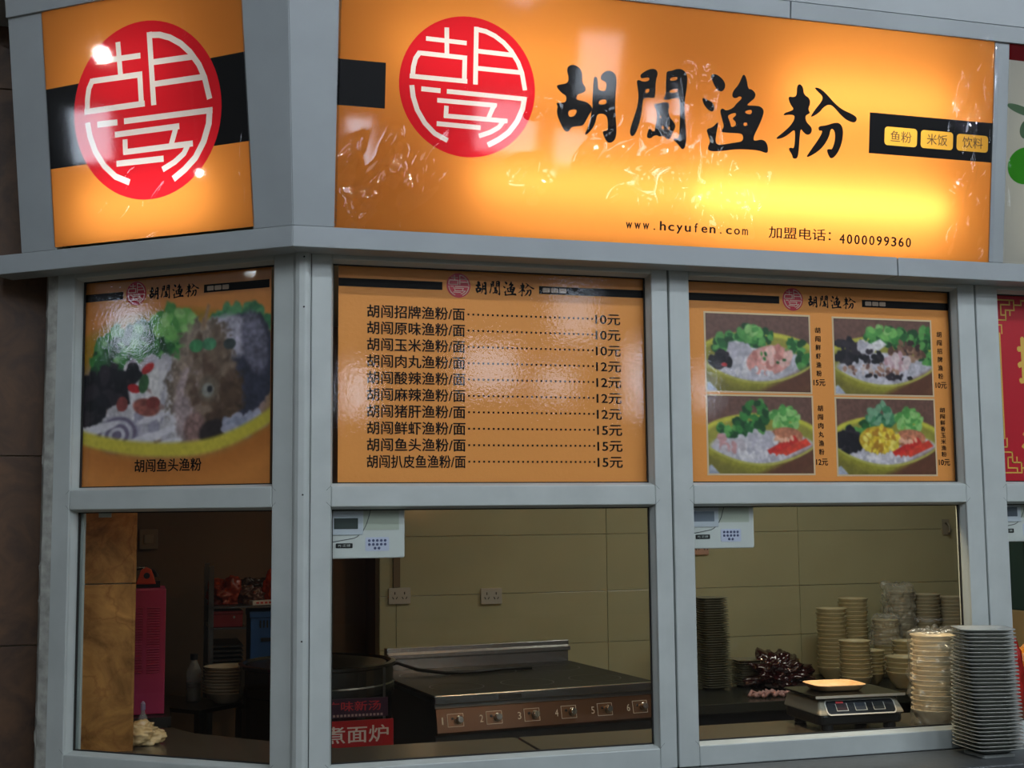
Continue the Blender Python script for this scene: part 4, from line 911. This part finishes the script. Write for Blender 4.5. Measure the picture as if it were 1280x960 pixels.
# foot block and the front stack
tag(MB().prism(rrect(1.795, 1.895, -.150, -.060, .008), .9415, .949).build('plastic_mat', mat('mat_white', (150, 155, 150), .4)), 'small white pad under the tall plate stack on the ledge', 'pad')
stack(pm, 'square_plate', 1.846, -.100, .950, 33, .0098, 'square grey-white plate, %s in the tall stack on the outer ledge', 'plate', 'plates stacked on the outer ledge', .0011, lean=(-.0002, -.0002), twist=-.33, rot0=-.06)
pm2 = plate_mesh('square_plate', .070, .014, mat('dull_china', (140, 138, 120), .3), sup=7)
stack(pm2, 'square_plate', 2.160, 2.30, BZ+.001, 38, .0107, 'square plate, %s in the tall stack by the inner window frame', 'plate', 'tall plate stack on the back counter', .0015, lean=(-.0003, 0), rot0=.03)
stack(pm2, 'square_plate', 2.345, 2.33, BZ+.001, 11, .0107, 'square plate, %s in the low stack beside the tall one', 'plate', 'low plate stack on the back counter', .0012)
tray = None
def bowl_mesh(name, r, h, m, seg=28):
    b = MB().shell([(.0001, .004), (r*.45, .004), (r*.46, 0), (r*.50, 0), (r*.52, .006), (r*.80, h*.42), (r*.93, h*.85), (r*1.0, h*.97), (r*1.0, h), (r*.95, h*.985), (r*.88, h*.83), (r*.74, h*.42), (r*.40, .012), (.0001, .010)], seg)
    me = b.mesh(name, True); me.materials.append(m); return me
b1 = bowl_mesh('cream_bowl', .072, .062, china_y); b2 = bowl_mesh('cream_bowl', .066, .055, china_y); b3 = bowl_mesh('cream_bowl', .085, .075, china_y)
china_g = mat('pale_china', (190, 184, 160), .35); b4 = bowl_mesh('pale_bowl', .070, .058, china_g)
BB = BZ + .001
stack(b1, 'cream_bowl', 2.830, 2.40, BB, 15, .0195, 'cream bowl, %s in the leftmost bowl stack at the wall', 'bowl', 'leftmost bowl stack', .002)
stack(b1, 'cream_bowl', 2.990, 2.47, BB, 17, .0195, 'cream bowl, %s in the tall stack second from left', 'bowl', 'second bowl stack', .002)
stack(b1, 'cream_bowl', 2.742, 2.05, BB, 9, .0195, 'cream bowl, %s in the front stack before the two tall ones', 'bowl', 'front bowl stack', .0015)
stack(b2, 'cream_bowl', 2.900, 2.18, BB, 7, .017, 'cream bowl, %s in the half-hidden short stack', 'bowl', 'half-hidden short bowl stack', .0015)
stack(b4, 'pale_bowl', 3.240, 2.44, BB, 21, .0172, 'pale bowl, %s in the plastic-topped stack at the wall', 'bowl', 'bowl stack with plastic over its top', .002)
stack(b4, 'pale_bowl', 3.387, 2.45, BB, 20, .0172, 'pale bowl, %s in the wall stack right of the plastic-topped one', 'bowl', 'fifth bowl stack', .002)
stack(b4, 'pale_bowl', 3.540, 2.47, BB, 19, .0172, 'pale bowl, %s in the rightmost stack at the wall', 'bowl', 'rightmost bowl stack', .002)
stack(b2, 'cream_bowl', 3.112, 2.365, BB, 14, .0170, 'cream bowl, %s in the leaning stack between taller ones', 'bowl', 'leaning bowl stack', .002, lean=(-.0012, -.001))
stack(b3, 'cream_bowl', 2.975, 2.02, BB, 4, .022, 'wide cream bowl, %s in the low front stack', 'bowl', 'low wide bowl stack', .002)
stack(b2, 'cream_bowl', 3.085, 2.17, BB, 8, .0200, 'cream bowl, %s in the short stack behind the wrapped stack', 'bowl', 'short stack behind the wrapped bowls', .002)
# wrapped stack near the window
b5 = bowl_mesh('wrapped_bowl', .066, .050, mat('warm_china', (222, 208, 178), .35))
stack(b5, 'wrapped_bowl', 1.884, .195, CZ+.001, 16, .0142, 'white bowl, %s in the plastic-wrapped stack behind the window', 'bowl', 'plastic-wrapped bowl stack', .002, lean=(.0004, 0))
wrap_m = glass_mat('cling_wrap', tint=(.96, .95, .94), rough=.22, ior=1.9, frost=.07)
def wrap(name, x, y, z0, z1, r0, r1, label, seed, m=wrap_m, amp=.006, top=True, cat='plastic wrap'):
    q = np.random.RandomState(seed); n = 96; k = 90; vs = []; fs = []
    ph = q.uniform(0, 6, 12); fr_ = q.randint(2, 16, 12); fz = q.uniform(20, 110, 12)
    rows_ = [(z0 + (z1-z0)*j/k, r0 + (r1-r0)*j/k) for j in range(k+1)]
    if top: rows_ += [(z1 + .006*sin(i*.5), r1*(1-i/12)) for i in range(1, 12)]
    for j, (z, r) in enumerate(rows_):
        for i in range(n):
            a = 2*pi*i/n; d = sum(math.sin(fr_[c_]*a + fz[c_]*z*(1 if c_ % 2 else -1) + ph[c_]) for c_ in range(12))/4
            d = abs(d)**1.5
            rr_ = r + amp*d*(r/r0)
            vs.append((x + rr_*cos(a), y + rr_*sin(a), z + (amp*d*.8 if j > k else 0)))
    m_ = len(rows_)
    for j in range(m_-1):
        for i in range(n): i2 = (i+1) % n; fs.append((j*n+i, j*n+i2, (j+1)*n+i2, (j+1)*n+i))
    return tag(MB().add(vs, fs).build(name, m, smooth=True), label, cat)
wrap('plastic_wrap', 1.887, .195, CZ+.004, CZ+.270, .0680, .0705, 'clear crinkled plastic around the bowl stack behind the window', 4, amp=.0075)
foggy = glass_mat('foggy_plastic', tint=(.99, .99, .98), rough=.3, ior=1.6, frost=.2)
wrap('plastic_bag', 3.227, 2.44, BZ+.20, BZ+.43, .082, .070, 'crumpled clear plastic bag over the top of a wall bowl stack', 8, foggy, .010)
wrap('plastic_bag', 3.095, 2.35, BZ+.16, BZ+.295, .076, .060, 'crumpled clear plastic bag over the leaning bowl stack', 9, foggy, .008)

# ================================================================== PRICE SCALE
sc_ = thing('price_scale', 'black electronic price scale with three display windows', 'scale', loc=(1.640, .290, CZ), rz=radians(-3)); sc_.scale = (.82, .95, 1)
MB().prism(rrect(-.165, .165, -.115, .130, .03), .020, .050).build('lower_shell', black_plastic, sc_, bevel=.006)
up_ = MB(); 
up_.add([(-.165, -.120, .048), (.165, -.120, .048), (.165, .13, .048), (-.165, .13, .048), (-.150, -.090, .088), (.150, -.090, .088), (.150, .125, .088), (-.150, .125, .088)], [(0, 3, 2, 1), (4, 5, 6, 7), (0, 1, 5, 4), (1, 2, 6, 5), (2, 3, 7, 6), (3, 0, 4, 7)])
up_.build('upper_shell', mat('scale_shell', (158, 150, 132), .35), sc_, bevel=.006)
Mf = basis((1, 0, 0), Vector((0, .030, .040)).normalized(), Vector((1, 0, 0)).cross(Vector((0, .030, .040)).normalized()), (0, -.1205, .048))
MB().prism(rrect(-.130, .130, .002, .046, .012), .0006, .0025).build('front_panel', mat('scale_panel', (24, 30, 38), .25), sc_, M=Mf)
b = MB(); ro, ri = rrect(-.134, .134, -.001, .049, .014), rrect(-.130, .130, .003, .045, .011); n = len(ro)
b.add([(x, y, .003) for x, y in ro] + [(x, y, .003) for x, y in ri] + [(x, y, .0006) for x, y in ro], [(i, (i+1) % n, n+(i+1) % n, n+i) for i in range(n)] + [(i, 2*n+i, 2*n+(i+1) % n, (i+1) % n) for i in range(n)])
b.build('panel_rim', mat('rim_white', (215, 212, 205), .35), sc_, M=Mf)
for i, (x, m) in enumerate(((-.072, mat('display_red_grey', (62, 48, 52), .2)), (0, mat('display_grey', (58, 64, 74), .2)), (.070, mat('display_dark', (44, 50, 54), .2)))):
    MB().box(x-.022, x+.022, .012, .036, .0025, .0034).build('display_frame', mat('rim_white', (0, 0, 0)), sc_, M=Mf)
    MB().box(x-.0205, x+.0195, .0135, .036, .0034, .0040).build('display', m, sc_, M=Mf)
MB().box(-.090, -.062, .0365, .0425, .0025, .0032).build('red_mark', mat('mark_red', (200, 40, 45), .4), sc_, M=Mf)
MB().prism(rrect(-.172, .172, -.112, .122, .02), .096, .102).build('pan', steel_mat('pan_steel', (90, 88, 82), .22), sc_, bevel=.002)
MB().box(-.172, .172, -.1128, -.111, .0955, .1025).build('pan_edge', mat('pan_edge_bright', (225, 215, 200), .3, .6), sc_)
MB().lathe([(.03, .086), (.03, .097)], 16).build('pan_support', black_plastic, sc_)
for x in (-.12, .12):
    for y in (-.09, .09): MB().lathe([(.018, 0), (.022, .004), (.020, .024)], 16, (x, y)).build('foot', black_plastic, sc_)
MB().prism(rrect(.150, .185, -.05, .03, .012), .040, .088).build('side_grip', black_plastic, sc_, bevel=.004)
# pale shallow tray on the pan
tm = MB().shell([(.0001, 0), (.070, 0), (.078, .003), (.092, .016), (.095, .018), (.092, .019), (.088, .015), (.072, .005), (.0001, .005)], 40, sup=5)
tr_ = tm.build('food_tray', mat('pale_wood_tray', (238, 190, 135), .45, var=.12, vscale=14), smooth=True)
tr_.scale = (.86, .72, 1); tr_.location = (1.625, .315, CZ+.1025); tr_.rotation_euler = (0, 0, radians(-4))
tag(tr_, 'pale peach shallow tray lying on the scale pan', 'tray')

# ================================================================== BAG OF DARK RED FOOD on the back counter
def lump(name, seed, rx, ry, rz_, m, amp, fq, loc, label, cat, sub=5, spiky=False):
    bm = bmesh.new(); bmesh.ops.create_icosphere(bm, subdivisions=sub, radius=1)
    from mathutils import noise
    for v in bm.verts:
        d = noise.fractal(v.co*fq + Vector((seed, 0, 0)), .8, 2, 4); 
        if spiky: d = abs(d)*1.6 - .3
        p = v.co*(1 + amp*d); v.co = Vector((p.x*rx, p.y*ry, max(p.z, -.55)*rz_))
    lo = min(v.co.z for v in bm.verts)
    for v in bm.verts: v.co.z -= lo
    me = bpy.data.meshes.new(name); bm.to_mesh(me); bm.free(); me.shade_smooth(); me.materials.append(m)
    o = link(name, me); o.location = loc; return tag(o, label, cat)
lump('plastic_bag', 3, .150, .12, .088, mat('dark_red_bag', (50, 14, 20), .14, 0, .8, coat=.8), .55, 2.3, (2.47, 2.28, BZ), 'glossy dark red plastic bag crumpled on the back counter', 'bag')
mt = thing('meat_heap', 'pale pink strips of meat lying before the dark red bag', 'meat', loc=(2.22, 1.98, BZ))
q = random.Random(5); mp_ = mat('pale_meat', (190, 150, 150), .4)
for i in range(22):
    x = -.02 + i*.0105; a = q.uniform(-.6, .6)
    MB().tube([(x - .025*cos(a), -.02 + q.uniform(-.01, .03) - .025*sin(a), .008), (x, q.uniform(-.02, .03), .014 + q.uniform(0, .012)), (x + .025*cos(a), .01 + .025*sin(a), .009)], .0075, 7).build('strip', mp_, mt, smooth=True)
t = thing('dark_dish', 'dark shallow dish beneath the crumpled dark red bag', 'dish', loc=(2.44, 2.12, BZ))
MB().shell([(.0001, .0), (.06, 0), (.10, .022), (.104, .024), (.098, .022), (.06, .005), (.0001, .005)], 32).build('dish', mat('dark_dish', (60, 52, 50), .3), t, smooth=True)

# ================================================================== LEFT WINDOW: shelf corner
# pink slatted cabinet
pk = thing('pink_cabinet', 'tall pink louvred plastic cabinet behind the marble column', 'cabinet', loc=(-.466, 1.215, CZ))
pink = mat('pink_plastic', (196, 62, 112), .45); pink_l = mat('pink_plastic_light', (205, 82, 126), .45)
MB().box(0, .190, 0, .20, 0, .398).build('body', pink, pk, bevel=.003)
for i in range(26):
    z = .130 + i*.0082
    for x0, x1 in ((.080, .118), (.132, .172), (.020, .066)):
        MB().add([(x0, -.0005, z), (x1, -.0005, z), (x1, -.0035, z+.003), (x0, -.0035, z+.003), (x0, -.0005, z+.0045), (x1, -.0005, z+.0045)], [(0, 1, 2, 3), (3, 2, 5, 4)]).build('louvre', pink_l, pk)
MB().box(-.02, .21, -.06, .26, -.03, -.002).build('shelf_board', steel_d, pk)
MB().box(0, .02, .0, .02, -.97, -.03).box(.18, .20, .0, .02, -.97, -.03).box(.18, .20, .2, .22, -.97, -.03).build('stand_leg', steel_d, pk)
gd = thing('tape_dispenser', 'black and orange dispenser lying on top of the pink cabinet', 'dispenser', loc=(-.352, 1.30, CZ+.3985))
MB().tube([(.046*cos(a), 0, .034+.030*sin(a)) for a in [pi*1.0*i/16 for i in range(17)]] , .006, 8).box(-.055, .058, -.018, .018, 0, .022).build('body', black_plastic, gd)
MB().extr([(-.020, .012), (.045, .012), (.030, .060), (.012, .068), (-.002, .060)], 'y', -.024, -.012).build('handle', mat('orange_plastic', (205, 75, 40), .4), gd, bevel=.003)
MB().lathe([(.010, -.026), (.010, -.022)], 14).build('hub', black_plastic, gd, M=Matrix.Translation((.015, 0, .040)) @ Matrix.Rotation(pi/2, 4, 'X') @ Matrix.Translation((0, 0, .05)))
MB().box(-.068, -.050, -.02, .01, .012, .030).build('blade', chrome, gd, bevel=.002)
# small bottle and bag on the counter behind the marble edge
bo = thing('small_bottle', 'small lilac-tipped clear bottle at the marble edge', 'bottle', loc=(-.345, .845, CZ))
MB().lathe([(.013, 0), (.013, .045), (.006, .058), (.005, .072)], 16).build('body', glass_mat('bottle_plastic', tint=(.75, .75, .85), rough=.1, frost=.25), bo, smooth=True)
MB().lathe([(.007, .068), (.007, .085), (.003, .092)], 12).build('cap', mat('lilac', (150, 135, 170), .4), bo)
lump('food_bag', 8, .070, .045, .040, mat('bag_beige', (205, 175, 125), .25, 0, .6, var=.25, vscale=30, coat=.5), .35, 1.8, (-.362, .66, CZ), 'shiny clear bag of beige food beside the marble edge', 'bag')
# table along the recess, aligned with the left facade
tb = thing('side_table', 'steel side table behind the left window', 'table', loc=(-.135, 1.96, 0), rz=-PHI-.15)
MB().box(-.26, .16, -.16, .10, .885, .90).build('top', steel_d, tb, bevel=.002)
for x, y in ((-.24, -.14), (.14, -.14), (-.24, .08), (.14, .08)): MB().box(x-.012, x+.012, y-.012, y+.012, 0, .885).build('leg', steel_d, tb)
MB().box(-.23, .13, -.12, .08, .25, .27).build('lower_shelf', steel_d, tb)
sb = thing('sauce_bottle', 'clear plastic bottle with black cap on the side table', 'bottle', loc=(-.150, 1.985, .90))
MB().lathe([(.026, 0), (.028, .004), (.028, .05), (.026, .055), (.028, .06), (.028, .115), (.012, .150), (.012, .158)], 20).build('body', MATS['bottle_plastic'], sb, smooth=True)
MB().lathe([(.0265, .003), (.0265, .070)], 20).build('sauce', mat('dark_sauce', (60, 45, 38), .3), sb)
MB().lathe([(.014, .156), (.014, .176), (.012, .178)], 16).build('cap', black_plastic, sb)
stack(bowl_mesh('white_dish', .088, .045, mat('dish_white', (185, 172, 150), .4)), 'white_dish', -.035, 1.90, .901, 9, .0115, 'white round dish, %s in the stack behind the left window', 'dish', 'dishes on the side table', .004)
# steel shelf unit with crates and packets
su = thing('shelf_unit', 'dark steel shelf unit with a blue crate and red tin', 'shelf', loc=(.02, 2.35, 0))
for x in (-.095, .36):
    for y in (-.12, .22): MB().box(x-.010, x+.010, y-.010, y+.010, 0, 1.40).build('post', steel_d, su)
for z in (.60, .98, 1.238): MB().box(-.10, .37, -.13, .23, z-.008, z).build('shelf', steel_d, su)
MB().box(-.10, .045, -.13, .23, 1.145, 1.153).build('shelf', steel_d, su)
for i in range(5):
    MB().box(-.085, .035, -.11, .20, 1.0 + i*.018, 1.008 + i*.018).build('tray', mat('tray_dark', (60, 58, 55), .4, .5), su)
red_tin = thing('red_tin', 'dark red square tin on the shelf left of the blue crate', 'tin', loc=(-.004, 2.28, 1.154))
MB().box(-.065, .055, -.05, .10, -.001, .060).build('body', mat('tin_red', (125, 22, 20), .35), red_tin, bevel=.004)
MB().box(-.067, .057, -.052, .102, .050, .064).build('lid', mat('tin_red_lid', (110, 18, 18), .35), red_tin, bevel=.003)
MB().lathe([(.005, 0), (.005, .005)], 10).build('stud', chrome, red_tin, M=Matrix.Translation((.02, -.052, .04)) @ Matrix.Rotation(pi/2, 4, 'X'))
cr_ = thing('blue_crate', 'blue plastic crate at the right edge of the left window', 'crate', loc=(.165, 2.30, .981))
blue = mat('blue_plastic', (28, 78, 135), .45); bx = MB()
MB().box(-.082, .16, -.06, .14, .0, .012).box(-.082, .16, -.06, -.050, .012, .225).box(-.082, -.072, -.05, .14, .012, .225).box(.15, .16, -.05, .14, .012, .225).box(-.072, .15, .13, .14, .012, .225).build('body', blue, cr_, bevel=.003)
MB().box(-.086, .164, -.064, .144, .205, .232).build('rim', blue, cr_, bevel=.003)
for i in range(7): MB().box(-.045 + i*.014, -.039 + i*.014, -.0615, -.060, .165, .195).build('slot', black_plastic, cr_)
MB().box(-.04, .08, -.0635, -.060, .11, .125).build('grip', black_plastic, cr_)
snk = [((-.005, 2.36, 1.2385), (.075, .05, .07), (150, 55, 28), 'orange-red snack bag heaped left of the shelf top'), ((.095, 2.34, 1.2385), (.055, .04, .045), (95, 62, 50), 'brown paper bag in the middle of the shelf top'),
       ((.200, 2.36, 1.2385), (.060, .05, .085), (185, 62, 22), 'bright orange snack bag right on the shelf top'), ((.10, 2.47, 1.2385), (.09, .04, .065), (70, 46, 32), 'dark brown bag behind the snack bags')]
for i, (lc, sz, colr, lb_) in enumerate(snk):
    lump('snack_bag', 20+i*7, *sz, mat('snack_colour_' + 'abcd'[i], colr, .25, var=.4, vscale=18, coat=.4), .35, 1.6, lc, lb_, 'bag')
cbx = thing('carton', 'small white carton with red print on the blue crate', 'carton', loc=(.13, 2.245, 1.2385), rz=.25)
MB().box(-.045, .045, -.012, .03, 0, .018).build('body', mat('carton_white', (205, 195, 185), .6), cbx, bevel=.001)
for i in range(4): MB().box(-.03 + i*.018, -.018 + i*.018, -.0126, -.012, .005, .013).build('print_mark', mat('carton_red', (190, 60, 50), .5), cbx)
# faint switch box on the recess wall, paper tag at the window head
t = thing('switch_box', 'grey switch box on the dim wall of the left window', 'switch', M=sheet(NM, XM, (-.315, 2.95, 1.50)))
MB().prism(rrect(-.04, .04, -.045, .045, .004), 0, .02).build('plate', mat('switch_grey', (140, 122, 100), .5), t, bevel=.002)
MB().box(-.02, .02, -.02, .02, .02, .025).build('rocker', mat('switch_grey2', (155, 138, 115), .5), t, bevel=.002)
t = MB().box(-.028, .012, -.0005, .0005, -.018, 0).build('paper_tag', mat('paper', (190, 185, 170), .7)); t.matrix_world = M_LEFT @ Matrix.Translation((-.60, .0425, 1.618))
tag(t, 'scrap of white paper taped at the head of the left window', 'paper')

# ================================================================== RIGHT EDGE (fourth bay)
t = thing('display_cooler', 'dark teal glass-fronted cooler beyond the right mullion', 'cooler', loc=(2.86, 1.0, 0))
MB().box(0, .9, 0, .22, 0, 1.215).build('base', mat('beige_laminate', (165, 145, 105), .5), t, bevel=.003)
MB().box(0, .9, .02, .22, 1.215, 1.62).build('upper_case', mat('cooler_teal', (32, 62, 62), .3), t, bevel=.004)
MB().box(.03, .87, .014, .02, 1.26, 1.59).build('front_glass', mat('cooler_glass', (38, 84, 84), .08), t)
MB().box(.03, .87, .006, .014, 1.245, 1.26).build('ledge', steel_d, t)
lump('snack_packet', 61, .07, .04, .12, mat('packet_orange', (215, 130, 30), .3, var=.2, vscale=20, coat=.4), .25, 1.4, (2.39, .46, CZ-.0), 'yellow-orange packet at the right edge behind the plates', 'packet')
lump('snack_packet', 75, .05, .04, .06, mat('packet_red', (165, 30, 25), .3, coat=.4), .25, 1.4, (2.27, .36, CZ+.13), 'red packet at the right edge above the plate stack', 'packet')
for o in bpy.data.objects:
    if o.name.startswith('snack_packet') and o.location.z > CZ+.1: o.location.z = CZ; o.scale = (1, 1, 2.6)

# ================================================================== HALL LAMPS (out of frame, mirrored in film, glass and steel)
lampm = mat('downlight_glow', (255, 255, 255), emit=(236, 243, 255), es=1050); ring_m = mat('downlight_ring', (200, 200, 200), .4)
me_d = MB().lathe([(.0005, -.04), (.016, -.037), (.028, -.028), (.037, -.016), (.04, 0)], 16).mesh('lens'); me_d.materials.append(lampm)
me_r = MB().shell([(.04, -.006), (.055, -.006), (.055, .05), (.04, .05)], 20).mesh('rim'); me_r.materials.append(ring_m)
for i, (x, y, z) in enumerate([(-1.6 + 1.7*a, -2.6 - 1.5*b, 4.1) for a in range(5) for b in range(3)] + [(2.94, -8.7, 4.36)]):
    t = thing('downlight', 'round domed ceiling lamp in the hall behind the viewer', 'lamp', loc=(x, y, z), group='hall downlights')
    link('lens', me_d, t); link('rim', me_r, t)

# glowing panels added out of view across the hall for the posters to mirror
def glow_panel(n, cx, cy, cz, w, h, yaw, es):
    m = mat('hall_panel_glow_%d' % int(es*10), (255, 255, 255), emit=(225, 238, 255), es=es)
    o = MB().box(-w/2, w/2, -.02, 0, -h/2, h/2).build('window_%d' % n, m); o.location = (cx, cy, cz); o.rotation_euler = (0, 0, yaw)  # each is an added glowing panel, not a real window
    return struct(o)
for i, (x0, x1, z0, z1, e_) in enumerate([(5.3, 5.95, 4.05, 4.75, 5.5), (2.3, 2.66, 2.95, 3.6, 10), (3.95, 4.75, 3.3, 3.95, 7), (5.05, 5.6, 3.2, 3.65, 6), (6.45, 6.65, 3.0, 4.0, 14), (6.85, 6.95, 3.0, 4.2, 16), (7.5, 7.7, 3.1, 3.7, 12)]):
    glow_panel(5+i, (x0+x1)/2, -14, (z0+z1)/2, x1-x0, z1-z0, pi, e_)
glow_panel(12, -12.05, -2.55, 3.78, .42, .55, pi/2 + 0.0, 11)


# two unseen bulbs added to flare in the corner sign's film
for (x, y, z, r_, e_, lb_) in ((-2.40, -.30, 3.08, .030, 90, 'added unseen bulb high left of the kiosk, for the corner sign glint'), (-1.665, -.405, 2.54, .013, 80, 'added tiny unseen bulb low left of the kiosk, for a second glint')):
    t = thing('glint_bulb', lb_, 'lamp', loc=(x, y, z-r_))
    m = mat('bulb_glow_%d' % e_, (255, 255, 255), emit=(255, 252, 245), es=e_)
    MB().lathe([(r_*sin(pi*i/8) + .0005, r_*(1-cos(pi*i/8))) for i in range(9)], 16).build('bulb', m, t, smooth=True)
    MB().cyl((0, 0, r_*2), (0, 0, r_*2+.06), .008, 10).cyl((0, 0, r_*2+.06), (0, 0, 1.6), .002, 6).build('holder', MATS['downlight_ring'], t)
